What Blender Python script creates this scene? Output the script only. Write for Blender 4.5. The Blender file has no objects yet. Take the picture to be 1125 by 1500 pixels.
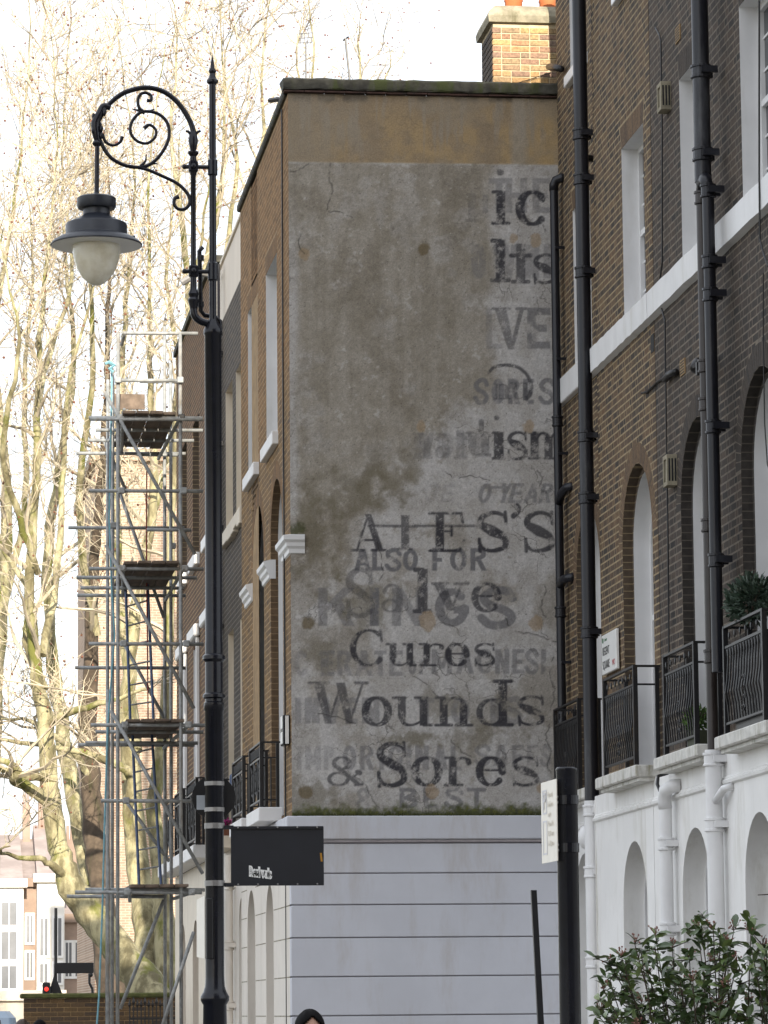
import bpy, math, random
import numpy as np
from mathutils import Vector, Matrix
R = math.radians
scene = bpy.context.scene
# ------------------------------------------------------------------ camera
# F, principal point and street vanishing point measured on the 1125 x 1500 photograph
F = 5400.0; CX, CY = 562.5, 750.0
_y = np.array([-120.0 - CX, -(1488.0 - CY), F]); _y /= np.linalg.norm(_y)
_z = np.array([-0.009, 1.0, 0.0]); _z[2] = -(_y[0]*_z[0] + _y[1]*_z[1]) / _y[2]; _z /= np.linalg.norm(_z)
_x = np.cross(_z, _y); _x = _x if _x[0] > 0 else -_x
CM = np.stack([_x, _y, _z], 1)
CAM = np.array([0, 0, 1.6])
def ray(px, py): return CM.T @ np.array([px - CX, -(py - CY), F])
def aty(px, py, Y):
    d = ray(px, py); return CAM + d * (Y / d[1])
def atx(px, py, X):
    d = ray(px, py); return CAM + d * (X / d[0])
def pxm(p):
    return F / (CM @ (np.array(p, float) - CAM))[2]
cam_d = bpy.data.cameras.new('camera'); cam = bpy.data.objects.new('camera', cam_d)
scene.collection.objects.link(cam); scene.camera = cam
cam_d.sensor_fit = 'VERTICAL'; cam_d.sensor_height = 36; cam_d.lens = 36 * F / 1500
cam_d.clip_start = 0.5; cam_d.clip_end = 3000
cam.matrix_world = Matrix(((CM[0][0], CM[1][0], -CM[2][0], 0), (CM[0][1], CM[1][1], -CM[2][1], 0),
                           (CM[0][2], CM[1][2], -CM[2][2], 1.6), (0, 0, 0, 1)))
# ------------------------------------------------------------------ light
SUN_EL, SUN_AZ = R(20), R(180.6)
w = bpy.data.worlds.new('World'); scene.world = w; w.use_nodes = True
nt = w.node_tree; nt.nodes.clear()
sky = nt.nodes.new('ShaderNodeTexSky'); sky.sky_type = 'NISHITA'; sky.sun_disc = False
sky.sun_elevation = SUN_EL; sky.sun_rotation = SUN_AZ; sky.air_density = 1.0; sky.dust_density = 1.5; sky.ozone_density = 1.0
bg = nt.nodes.new('ShaderNodeBackground'); bg.inputs['Strength'].default_value = 0.15
wo = nt.nodes.new('ShaderNodeOutputWorld')
veil = nt.nodes.new('ShaderNodeMix'); veil.data_type = 'RGBA'           # thin even white cloud over the whole sky
veil.inputs[0].default_value = 0.82; veil.inputs[7].default_value = (5.0, 5.15, 5.45, 1)
nt.links.new(sky.outputs[0], veil.inputs[6]); nt.links.new(veil.outputs[2], bg.inputs[0]); nt.links.new(bg.outputs[0], wo.inputs[0])
sd = bpy.data.lights.new('sun', 'SUN'); sd.energy = 4.6; sd.angle = R(0.53); sd.color = (1, 0.9, 0.74)
so = bpy.data.objects.new('sun', sd); scene.collection.objects.link(so)
so.rotation_euler = Vector((math.sin(R(.6)), math.cos(R(.6)), -math.tan(SUN_EL))).to_track_quat('-Z', 'Y').to_euler()
so.location = (0, -20, 60)
vs = scene.view_settings
vs.view_transform = 'Standard'; vs.look = 'None'; vs.gamma = 1; vs.use_curve_mapping = False
vs.exposure = 1.0
rnd = random.Random(7)
C = scene.collection
# ------------------------------------------------------------------ mesh helpers
class MB:
    def __init__(s): s.v = []; s.f = []
    def add(s, vs, fs):
        o = len(s.v); s.v += [tuple(map(float, p)) for p in vs]; s.f += [tuple(i + o for i in f) for f in fs]; return s
    def box(s, x0, x1, y0, y1, z0, z1):
        return s.add([(x0,y0,z0),(x1,y0,z0),(x1,y1,z0),(x0,y1,z0),(x0,y0,z1),(x1,y0,z1),(x1,y1,z1),(x0,y1,z1)],
                     [(0,3,2,1),(4,5,6,7),(0,1,5,4),(1,2,6,5),(2,3,7,6),(3,0,4,7)])
    def cbox(s, x0, x1, y0, y1, z0, z1, c=0.006):      # box with chamfered vertical and horizontal edges
        c = min(c, (x1-x0)*.4, (y1-y0)*.4, (z1-z0)*.4)
        o = len(s.v); V = []
        for z, k in ((z0, 1), (z0+c, 0), (z1-c, 0), (z1, 1)):
            e = c*k
            V += [(x0+e+c*(1-k),y0+e,z),(x1-e-c*(1-k),y0+e,z),(x1-e,y0+e+c*(1-k),z),(x1-e,y1-e-c*(1-k),z),
                  (x1-e-c*(1-k),y1-e,z),(x0+e+c*(1-k),y1-e,z),(x0+e,y1-e-c*(1-k),z),(x0+e,y0+e+c*(1-k),z)]
        fs = [tuple(range(7,-1,-1)), tuple(range(24,32))]
        for l in range(3):
            for i in range(8):
                j = (i+1) % 8; fs.append((l*8+i, l*8+j, (l+1)*8+j, (l+1)*8+i))
        return s.add(V, fs)
    def tube(s, pts, r, n=8, cap=True):
        pts = [Vector(p) for p in pts]; m = len(pts)
        rr = r if hasattr(r, '__len__') else [r]*m
        V = []; prev = None
        for i, p in enumerate(pts):
            t = (pts[min(i+1, m-1)] - pts[max(i-1, 0)])
            if t.length < 1e-9: t = Vector((0, 0, 1))
            t.normalize()
            if prev is None:
                a = Vector((0, 0, 1)) if abs(t.z) < .9 else Vector((1, 0, 0))
                u = t.cross(a).normalized()
            else:
                u = (prev - t * prev.dot(t)); u = u.normalized() if u.length > 1e-6 else t.orthogonal().normalized()
            prev = u; b = t.cross(u)
            for k in range(n):
                q = 2*math.pi*k/n
                V.append(p + (u*math.cos(q) + b*math.sin(q)) * rr[i])
        fs = [(i*n+k, i*n+(k+1) % n, (i+1)*n+(k+1) % n, (i+1)*n+k) for i in range(m-1) for k in range(n)]
        if cap: fs += [tuple(range(n-1, -1, -1)), tuple(range((m-1)*n, m*n))]
        return s.add(V, fs)
    def lathe(s, prof, c=(0, 0), n=24):                # prof: (radius, z)
        V = []; m = len(prof)
        for r_, z in prof:
            for k in range(n):
                q = 2*math.pi*k/n; V.append((c[0] + r_*math.cos(q), c[1] + r_*math.sin(q), z))
        fs = [(i*n+k, i*n+(k+1) % n, (i+1)*n+(k+1) % n, (i+1)*n+k) for i in range(m-1) for k in range(n)]
        fs += [tuple(range(n-1, -1, -1)), tuple(range((m-1)*n, m*n))]
        return s.add(V, fs)
    def strip(s, A, B):
        n = len(A); return s.add(list(A) + list(B), [(i, i+1, n+i+1, n+i) for i in range(n-1)])
    def ngon(s, P): return s.add(P, [tuple(range(len(P)))])
    def ball(s, c, r, n=8, m=6, sq=(1, 1, 1)):
        V = []; 
        for i in range(m+1):
            a = math.pi*i/m
            for k in range(n):
                q = 2*math.pi*k/n
                V.append((c[0]+r*sq[0]*math.sin(a)*math.cos(q), c[1]+r*sq[1]*math.sin(a)*math.sin(q), c[2]+r*sq[2]*math.cos(a)))
        return s.add(V, [(i*n+k, i*n+(k+1) % n, (i+1)*n+(k+1) % n, (i+1)*n+k) for i in range(m) for k in range(n)])
    def mesh(s, name, m, smooth=False):
        me = bpy.data.meshes.new(name); me.from_pydata(s.v, [], s.f)
        if m: me.materials.append(m)
        if smooth: me.polygons.foreach_set('use_smooth', [True]*len(me.polygons))
        me.update(); return me
    def build(s, name, m, parent=None, smooth=False, kind=None, label=None):
        o = bpy.data.objects.new(name, s.mesh(name, m, smooth)); C.objects.link(o)
        if parent is not None: o.parent = parent
        if kind: o['kind'] = kind
        if label: o['label'] = label
        return o
def tag(o, label, cat, group=None, kind=None):
    o['label'] = label; o['category'] = cat
    if group: o['group'] = group
    if kind: o['kind'] = kind
    return o
def thing(name, label, cat, group=None):
    o = bpy.data.objects.new(name, None); C.objects.link(o); o.empty_display_size = .2
    return tag(o, label, cat, group)
def arc_smooth(o, ang=40):
    me = o.data
    me.polygons.foreach_set('use_smooth', [True]*len(me.polygons))
    try: me.set_sharp_from_angle(angle=R(ang))
    except Exception: pass
    return o
# ------------------------------------------------------------------ materials
def lin(c): return tuple((v/12.92 if v <= .04045 else ((v+.055)/1.055)**2.4) for v in c)
def nodes(name):
    m = bpy.data.materials.new(name); m.use_nodes = True; t = m.node_tree
    return m, t, t.nodes['Principled BSDF']
def N(t, k, **kw):
    n = t.nodes.new(k)
    for a, b in kw.items(): setattr(n, a, b)
    return n
def mixc(t, fac, a, b, mode='MIX'):
    n = N(t, 'ShaderNodeMix', data_type='RGBA', blend_type=mode)
    for s, v in ((0, fac), (6, a), (7, b)):
        if hasattr(v, 'is_linked') or hasattr(v, 'links'): t.links.new(v, n.inputs[s])
        else: n.inputs[s].default_value = v if s == 0 else tuple(v)[:3] + (1,)
    return n.outputs[2]
def noise(t, scale, detail=5, rough=.6, vec=None, stretch=None):
    n = N(t, 'ShaderNodeTexNoise'); n.inputs['Scale'].default_value = scale
    n.inputs['Detail'].default_value = detail; n.inputs['Roughness'].default_value = rough
    g = N(t, 'ShaderNodeNewGeometry'); src = g.outputs['Position']
    if stretch:
        mp = N(t, 'ShaderNodeMapping'); mp.inputs['Scale'].default_value = stretch
        t.links.new(src, mp.inputs[0]); src = mp.outputs[0]
    t.links.new(src, n.inputs['Vector']); return n.outputs[0]
def ramp(t, src, a, b):
    n = N(t, 'ShaderNodeMapRange', interpolation_type='SMOOTHSTEP'); t.links.new(src, n.inputs[0])
    n.inputs[1].default_value = a; n.inputs[2].default_value = b; return n.outputs[0]
def bump(t, b, src, strength, dist=.01):
    n = N(t, 'ShaderNodeBump'); n.inputs['Strength'].default_value = strength; n.inputs['Distance'].default_value = dist
    t.links.new(src, n.inputs['Height']); t.links.new(n.outputs[0], b.inputs['Normal'])
def plain(name, col, rough=.6, var=.25, scale=6, dirt=None, dirt_amt=.5, metal=0, bmp=.0, stretch=None, coat=0, spec=.5):
    m, t, b = nodes(name)
    c2 = tuple(v*(1-var) for v in col)
    o = mixc(t, ramp(t, noise(t, scale, stretch=stretch), .35, .68), c2, col)
    if dirt:
        o = mixc(t, ramp(t, noise(t, scale*.37+1.3, 8, .7, stretch=(1, 1, .22)), .50, .50+.3*(1.2-dirt_amt)), o, dirt)
    t.links.new(o, b.inputs['Base Color']); b.inputs['Roughness'].default_value = rough; b.inputs['Metallic'].default_value = metal
    b.inputs['Coat Weight'].default_value = coat; b.inputs['Specular IOR Level'].default_value = spec
    if bmp: bump(t, b, noise(t, scale*9, 4), bmp)
    return m
def brick_mat(name, cols, soot=None, soot_lo=.5, top=None):
    m, t, b = nodes(name)
    g = N(t, 'ShaderNodeNewGeometry'); oi = N(t, 'ShaderNodeObjectInfo')
    ad = N(t, 'ShaderNodeMath', operation='ADD'); t.links.new(g.outputs['Random Per Island'], ad.inputs[0]); t.links.new(oi.outputs['Random'], ad.inputs[1])
    fr = N(t, 'ShaderNodeMath', operation='FRACT'); t.links.new(ad.outputs[0], fr.inputs[0])
    cr = N(t, 'ShaderNodeValToRGB'); cr.color_ramp.interpolation = 'LINEAR'
    e = cr.color_ramp.elements
    while len(e) < len(cols): e.new(.5)
    for i, c in enumerate(cols): e[i].position = i/(len(cols)-1); e[i].color = c + (1,)
    t.links.new(fr.outputs[0], cr.inputs[0]); o = cr.outputs[0]
    if top:      # rebuilt upper courses in a brighter brick
        z0, z1, tc = top
        sp = N(t, 'ShaderNodeSeparateXYZ'); t.links.new(g.outputs['Position'], sp.inputs[0])
        a2 = N(t, 'ShaderNodeMath', operation='MULTIPLY_ADD'); t.links.new(noise(t, .8), a2.inputs[0]); a2.inputs[1].default_value = 2.2; t.links.new(sp.outputs[2], a2.inputs[2])
        fac = ramp(t, a2.outputs[0], z0+1.1, z1+1.1)
        o = mixc(t, fac, o, mixc(t, fr.outputs[0], tc, tuple(v*.55 for v in tc)))
    o = mixc(t, ramp(t, noise(t, 38, 4), .3, .75), o, mixc(t, .55, o, (.03, .027, .024), 'MIX'))
    if soot: o = mixc(t, ramp(t, noise(t, .9, 6, .65, stretch=(1, 1, .5)), soot_lo, soot_lo+.22), o, soot)
    t.links.new(o, b.inputs['Base Color']); b.inputs['Roughness'].default_value = .9; b.inputs['Specular IOR Level'].default_value = .25
    bump(t, b, noise(t, 90, 3), .5, .004)
    return m
def glass_mat(name, col=(.02, .025, .03)):
    m, t, b = nodes(name)
    b.inputs['Base Color'].default_value = col + (1,); b.inputs['Roughness'].default_value = .04; b.inputs['Specular IOR Level'].default_value = .8
    bump(t, b, noise(t, 2.5, 2), .05, .02); return m
M = {}
M['white'] = plain('white_paint', (.74, .74, .745), .45, .06, 3, (.55, .54, .50), .15)
M['stucco'] = plain('white_stucco', (.82, .815, .80), .6, .08, 1.6, (.60, .585, .54), .5, bmp=.18)
M['cream'] = plain('cream_paint', (.72, .64, .52), .55, .08, 3, (.45, .38, .28), .25)
M['creamwall'] = plain('cream_render', (.74, .66, .56), .7, .1, 1.2, (.55, .46, .36), .2, bmp=.1, stretch=(1, 1, .3))
M['lilac'] = plain('pale_lilac_stucco', (.585, .60, .655), .6, .07, 1.2, (.47, .45, .45), .4, bmp=.1)
M['stucco_warm'] = plain('warm_white_stucco', (.72, .67, .60), .6, .07, 1.6, (.5, .45, .38), .2, bmp=.12)
M['black'] = plain('black_gloss_paint', (.008, .009, .015), .25, .35, 14, (.02, .018, .02), .2, bmp=.06, spec=.38)
M['iron'] = plain('black_iron', (.012, .012, .014), .42, .3, 10, (.05, .035, .02), .1)
M['pipe'] = plain('dark_pipe_paint', (.011, .012, .018), .33, .3, 6, (.07, .073, .08), .12, bmp=.1, stretch=(1, 1, .4), spec=.4)
M['pipe_brown'] = plain('worn_brown_pipe_paint', (.030, .023, .021), .4, .3, 6, (.08, .05, .035), .15, bmp=.1)
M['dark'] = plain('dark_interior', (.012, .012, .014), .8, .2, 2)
M['glass'] = glass_mat('window_glass')
M['steel'] = plain('galvanised_tube', (.37, .385, .39), .6, .35, 12, (.26, .22, .17), .35, metal=.15)
M['strap'] = plain('steel_strap', (.30, .29, .28), .4, .2, 12, metal=.5)
M['board'] = plain('scaffold_board', (.20, .15, .115), .85, .45, 8, (.10, .075, .06), .5, bmp=.3, stretch=(1, .15, 1))
M['blue'] = plain('blue_painted_ladder', (.07, .11, .22), .5, .3, 8)
M['rope'] = plain('blue_rope', (.20, .42, .50), .8, .2, 20)
M['red'] = plain('red_rope', (.25, .03, .03), .8, .2, 20)
M['soot_stone'] = plain('mossy_coping_stone', (.085, .082, .068), .95, .55, 7, (.055, .065, .022), .75, bmp=.6)
M['tile'] = plain('dark_red_tile', (.085, .045, .036), .9, .5, 12, (.02, .018, .016), .5)
M['cement'] = plain('weathered_cement', (.36, .325, .24), .95, .4, 6, (.16, .145, .09), .6, bmp=.5)
M['terracotta'] = plain('terracotta', (.55, .17, .06), .8, .2, 6)
M['lime_mortar'] = plain('buff_mortar', (.34, .26, .155), .95, .3, 9, (.19, .145, .095), .4)
M['soot_mortar'] = plain('sooty_mortar', (.165, .14, .112), .95, .3, 9, (.26, .20, .14), .25)
M['brown_mortar'] = plain('brown_mortar', (.37, .25, .13), .95, .3, 9, (.17, .12, .08), .3)
M['grey_mortar'] = plain('grey_mortar', (.20, .18, .15), .95, .3, 9, (.12, .105, .09), .3)
M['pale_mortar'] = plain('pale_mortar', (.60, .50, .34), .95, .25, 9)
M['brickA'] = brick_mat('brown_stock_brick', [(.105,.072,.053), (.17,.108,.064), (.055,.046,.042), (.185,.122,.07), (.10,.072,.056), (.05,.043,.04), (.16,.097,.056)], (.052, .044, .038), .53)
M['brickB'] = brick_mat('sooty_stock_brick', [(.056,.047,.042), (.095,.072,.056), (.036,.033,.033), (.10,.074,.056), (.056,.048,.044), (.08,.06,.05), (.03,.028,.028)], (.034, .031, .030), .54)
M['brickL'] = brick_mat('orange_stock_brick', [(.24,.155,.08), (.17,.11,.06), (.30,.18,.075), (.21,.13,.065), (.13,.09,.06)], (.10, .078, .055), .58, top=(8.2, 9.2, (.35, .195, .085)))
M['brickD'] = brick_mat('grey_stock_brick', [(.088,.076,.068), (.115,.095,.078), (.074,.066,.061), (.135,.105,.08)], (.055, .05, .046), .57)
M['brickR'] = brick_mat('red_brown_brick', [(.15,.085,.055), (.12,.075,.055), (.18,.095,.055), (.09,.065,.05)], (.05, .04, .035), .6)
M['brickC'] = brick_mat('chimney_brick', [(.40,.22,.13), (.30,.20,.15), (.52,.37,.17), (.26,.19,.15), (.44,.24,.14), (.50,.34,.15)])
M['brickW'] = brick_mat('garden_wall_brick', [(.13,.085,.05), (.17,.11,.055), (.09,.065,.05), (.19,.12,.06)], (.05, .045, .035), .58)
M['rubbed'] = brick_mat('rubbed_arch_brick', [(.15,.10,.065), (.19,.125,.075), (.12,.086,.062)])
M['rubbedB'] = brick_mat('sooty_arch_brick', [(.058,.05,.044), (.076,.062,.052), (.05,.044,.041)])
M['rubbedL'] = brick_mat('orange_arch_brick', [(.26,.155,.075), (.20,.125,.07), (.30,.17,.075)])
def coursed(name, c, mo):
    m, t, b = nodes(name); g = N(t, 'ShaderNodeNewGeometry'); sp = N(t, 'ShaderNodeSeparateXYZ'); t.links.new(g.outputs['Position'], sp.inputs[0])
    mm_ = N(t, 'ShaderNodeMath', operation='MODULO'); ad = N(t, 'ShaderNodeMath', operation='ADD'); t.links.new(sp.outputs[2], ad.inputs[0]); ad.inputs[1].default_value = .035; t.links.new(ad.outputs[0], mm_.inputs[0]); mm_.inputs[1].default_value = .075
    j = ramp(t, mm_.outputs[0], .064, .066)
    t.links.new(mixc(t, j, mixc(t, ramp(t, noise(t, 9, 4), .3, .7), tuple(v*.6 for v in c), c), mo), b.inputs['Base Color']); b.inputs['Roughness'].default_value = .95; bump(t, b, noise(t, 80, 3), .5, .005); return m
M['reveal_dark'] = coursed('brown_brick_reveal', (.11, .08, .055), (.25, .19, .11))
M['reveal_soot'] = coursed('sooty_brick_reveal', (.05, .043, .038), (.10, .085, .07))
M['reveal_orange'] = coursed('orange_brick_reveal', (.15, .098, .056), (.22, .15, .085))
# ------------------------------------------------------------------ ground (below the frame)
def slab(name, x0, x1, y0, y1, z, m, kind='structure'):
    return MB().add([(x0,y0,z),(x1,y0,z),(x1,y1,z),(x0,y1,z)], [(0,1,2,3)]).build(name, m, kind=kind)
M['soil'] = plain('park_ground', (.11, .10, .06), .95, .4, .5, (.06, .08, .03), .6, bmp=.3)
M['asphalt'] = plain('asphalt', (.052, .052, .055), .85, .3, 2, bmp=.2)
M['flags'] = plain('paving', (.28, .26, .23), .85, .25, 1.5, bmp=.15)
slab('ground', -900, 900, -300, 1800, -.14, M['soil'])
slab('road', -6.0, 1.2, -120, 300, -.13, M['asphalt'])
MB().box(1.2, 30, -100, 62, -.135, 0).build('pavement', M['flags'], kind='structure')
MB().box(1.02, 1.2, -100, 62, -.136, .006).build('kerb', M['cement'], kind='structure')
# ------------------------------------------------------------------ openings in walls that face -X (a runs along Y)
def op(kind, a0, a1, z0, z1): return dict(k=kind, a0=a0, a1=a1, z0=z0, z1=z1)
def profile(o, g=0.0, n=14):
    a0, a1, z0, z1 = o['a0']+g, o['a1']-g, o['z0'], o['z1']-g
    if o['k'] == 'rect': return [(a0, z0), (a0, z1), (a1, z1), (a1, z0)]
    r_ = (a1-a0)/2; c = (a0+a1)/2; rz = min(r_, z1-z0)
    return [(a0, z0)] + [(c - r_*math.cos(math.pi*i/n), z1 - rz + rz*math.sin(math.pi*i/n)) for i in range(n+1)] + [(a1, z0)]
def interval(o, z, ring=0.0):
    if z < o['z0']: return None
    if o['k'] == 'rect':
        if z < o['z1']: return (o['a0'], o['a1'])
        if ring and z < o['z1'] + .24:
            e = .02 + .28*(z - o['z1']); return (o['a0']-e, o['a1']+e)
        return None
    r_ = (o['a1']-o['a0'])/2; c = (o['a0']+o['a1'])/2; sp = o['z1']-r_
    if z < sp: return (o['a0'], o['a1'])
    q = (r_+ring)**2 - (z-sp)**2
    return None if q <= 0 else (c-math.sqrt(q), c+math.sqrt(q))
RING = .215
def brick_list(a0, a1, z0, z1, ops, seed, ch=.075, ring=RING):
    rg = random.Random(seed); out = []; rows = int((z1-z0)/ch); j = .012
    for r_ in range(rows):
        z = z0 + r_*ch; zc = z + ch/2
        a = a0 - (.0 if r_ % 2 == 0 else .1685) ; k = r_ % 2
        cuts = [i for i in (interval(o, zc, ring) for o in ops) if i]
        while a < a1:
            L = .225 if k % 2 == 0 else .1125
            s, e = max(a, a0), min(a+L-j, a1); a += L; k += 1
            segs = [(s, e)]
            for c0, c1 in cuts:
                ns = []
                for s_, e_ in segs:
                    if e_ <= c0 or s_ >= c1: ns.append((s_, e_))
                    else:
                        if s_ < c0: ns.append((s_, c0))
                        if e_ > c1: ns.append((c1, e_))
                segs = ns
            for s_, e_ in segs:
                if e_-s_ > .022: out.append((s_, e_, z + rg.uniform(0, .0015), z+ch-j, rg.uniform(0, .0009)))
    return out
def brick_geo(mb, X, s, e, z, t, p):
    xf, xb = X-p, X+.014; c = .003
    mb.add([(xf,s+c,z+c),(xf,e-c,z+c),(xf,e-c,t-c),(xf,s+c,t-c),(xb,s,z),(xb,e,z),(xb,e,t),(xb,s,t)],
           [(0,3,2,1),(0,1,5,4),(1,2,6,5),(2,3,7,6),(3,0,4,7)])
def panel(mb, X, a0, a1, z0, z1, ops):
    """sheet in the plane X with the openings left out"""
    ops = sorted([o for o in ops if o['a1'] > a0 and o['a0'] < a1 and o['z0'] < z1 and o['z1'] > z0], key=lambda o: (o['a0'], o['z0']))
    cols = []
    for o in ops:
        if cols and abs(cols[-1][0]-o['a0']) < .6: cols[-1][2].append(o); cols[-1][0] = min(cols[-1][0], o['a0']); cols[-1][1] = max(cols[-1][1], o['a1'])
        else: cols.append([o['a0'], o['a1'], [o]])
    def q(s, e, z, t):
        if e > s+1e-6 and t > z+1e-6: mb.add([(X,s,z),(X,e,z),(X,e,t),(X,s,t)], [(0,3,2,1)])
    cur = a0
    for c0, c1, L in cols:
        q(cur, c0, z0, z1); zc = z0
        for o in sorted(L, key=lambda o: o['z0']):
            q(c0, c1, zc, max(o['z0'], z0))
            zt = min(z1, o['z1'] + .02)
            zb = max(o['z0'], z0)
            q(c0, o['a0'], zb, zt); q(o['a1'], c1, zb, zt)
            P = profile(o)[1:-1]
            P = [(a, min(max(z, zb), zt)) for a, z in P]
            mb.strip([(X, a, z) for a, z in P], [(X, a, zt) for a, z in P]); zc = zt
        q(c0, c1, zc, z1); cur = c1
    q(cur, a1, z0, z1)
def tunnel(mb, P, x0, x1): mb.strip([(x0, a, z) for a, z in P], [(x1, a, z) for a, z in P])
def voussoirs(mb, X, o, w=.208, jn=.007, kind='ring'):
    if o['k'] == 'arch':
        r_ = (o['a1']-o['a0'])/2; c = (o['a0']+o['a1'])/2; sp = o['z1']-r_; n = int(math.pi*r_/.072)
        for i in range(n):
            t0 = math.pi*(i+.06)/n; t1 = math.pi*(i+.94)/n
            pts = [(c-math.cos(t)*rr, sp+math.sin(t)*rr) for t, rr in ((t0, r_+.002), (t1, r_+.002), (t1, r_+w), (t0, r_+w))]
            p = rnd.uniform(0, .0012)
            mb.add([(X-p, a, z) for a, z in pts] + [(X+.014, a, z) for a, z in pts], [(0,3,2,1),(0,1,5,4),(1,2,6,5),(2,3,7,6),(3,0,4,7)])
    else:
        n = int((o['a1']-o['a0'])/.072); c = (o['a0']+o['a1'])/2; z0 = o['z1']+.002; z1 = o['z1']+.235
        for i in range(n):
            f0, f1 = (i+.05)/n, (i+.95)/n
            lo = lambda f: o['a0'] + (o['a1']-o['a0'])*f
            hi = lambda f: lo(f) + (f-.5)*.13
            pts = [(lo(f0), z0), (lo(f1), z0), (hi(f1), z1), (hi(f0), z1)]; p = rnd.uniform(0, .0012)
            mb.add([(X-p, a, z) for a, z in pts] + [(X+.014, a, z) for a, z in pts], [(0,3,2,1),(0,1,5,4),(1,2,6,5),(2,3,7,6),(3,0,4,7)])
def sash_window(parent, X, o, fm, mid=True, bars=(2, 3), g=0.0):
    """box frame, sashes, glazing bars and glass filling the opening profile at depth X"""
    mb = MB(); P = profile(o, g); Q = profile(o, g+.055); Q[0] = (Q[0][0], Q[0][1]+.06); Q[-1] = (Q[-1][0], Q[-1][1]+.06)
    mb.strip([(X, a, z) for a, z in P], [(X, a, z) for a, z in Q]); mb.strip([(X, a, z) for a, z in Q], [(X+.05, a, z) for a, z in Q])
    a0, a1, z0, z1 = o['a0']+g, o['a1']-g, o['z0'], o['z1']-g
    mb.box(X-.012, X+.05, a0+.001, a1-.001, z0+.001, z0+.07)
    wn = mb.build('window', fm, parent)
    zm = z0 + (z1-z0)*(.5 if o['k'] == 'rect' else .55)
    MB().box(X+.006, X+.058, a0+.05, a1-.05, zm-.03, zm+.03).build('meeting_rail', fm, wn)
    n, m = bars
    for i in range(1, n):
        a = a0 + (a1-a0)*i/n; zt = z1-.05 if o['k'] == 'rect' else z1-.08
        MB().box(X+.03, X+.05, a-.012, a+.012, z0+.06, zt).build('glazing_bar', fm, wn)
    for i in range(1, 2*m):
        if i == m: continue
        z = z0 + (zm-z0)*i/m if i < m else zm + (z1-zm)*(i-m)/m
        if o['k'] == 'arch' and z > z1-(a1-a0)/2: continue
        MB().box(X+.032, X+.048, a0+.05, a1-.05, z-.011, z+.011).build('glazing_bar', fm, wn)
    MB().ngon([(X+.044, a, z) for a, z in Q]).build('pane', M['glass'], wn)
    return wn
def brick_face(house, X, a0, a1, z0, z1, ops, bm, mm, vm, seed, nparts=0, near=None, ring=RING):
    L = brick_list(a0, a1, z0, z1, ops, seed, ring=ring)
    mb = MB(); panel(mb, X+.0004, a0, a1, z0, z1, ops); wall = mb.build('wall', mm, house)
    parts = []
    if nparts:
        vis = [b for b in L if near(b)]; vis.sort(key=lambda b: b[0]); parts = vis[:nparts]
        sset = set(id(b) for b in parts); L = [b for b in L if id(b) not in sset]
    mb = MB()
    for s, e, z, t, p in L: brick_geo(mb, X, s, e, z, t, p)
    if mb.f: mb.build('brickwork', bm, wall, kind='stuff')
    cache = {}
    for s, e, z, t, p in parts:
        key = round(e-s, 3)
        if key not in cache:
            q = MB(); brick_geo(q, 0, 0, e-s, 0, .065, .001); cache[key] = q.mesh('brick', bm)
        o = bpy.data.objects.new('brick', cache[key]); C.objects.link(o); o.parent = wall; o.location = (X-p+.001, s, z)
    if vm:
        mb = MB()
        for o in ops:
            if o['z1'] < z1 and o['z1'] > z0: voussoirs(mb, X-.001, o)
        if mb.f: mb.build('arch_bricks', vm, wall, kind='stuff')
    return wall
def reveal(house, X, o, d, m, x0=0.0, g=0.0, name='window_reveal'):
    mb = MB(); tunnel(mb, profile(o, g), X+x0, X+x0+d)
    P = profile(o, g); mb.add([(X+x0, P[0][0], P[0][1]), (X+x0+d, P[0][0], P[0][1]), (X+x0+d, P[-1][0], P[-1][1]), (X+x0, P[-1][0], P[-1][1])], [(0,1,2,3)])
    ob = mb.build(name, m, house); arc_smooth(ob, 35); return ob
def annulus(house, X, o, g, m):
    mb = MB(); mb.strip([(X, a, z) for a, z in profile(o)], [(X, a, z) for a, z in profile(o, g)]); return mb.build('arch_soffit', m, house)
def pipe(house, name, X, a, z0, z1, r_, m, collars=(), ears=True):
    mb = MB(); mb.lathe([(r_, z0), (r_, z1)], (X, a), 16); o = arc_smooth(mb.build(name, m, house))
    for z in collars:
        c = MB(); c.lathe([(r_+.002, z-.07), (r_+.018, z-.06), (r_+.018, z-.045), (r_+.010, z-.04), (r_+.010, z+.03), (r_+.02, z+.035), (r_+.02, z+.055), (r_+.004, z+.06)], (X, a), 16)
        if ears:
            c.box(X-.02, X+.13, a-r_-.045, a-r_-.01, z-.03, z+.03); c.box(X-.02, X+.13, a+r_+.01, a+r_+.045, z-.03, z+.03)
        c.build('collar', m, o)
    return o
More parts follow.
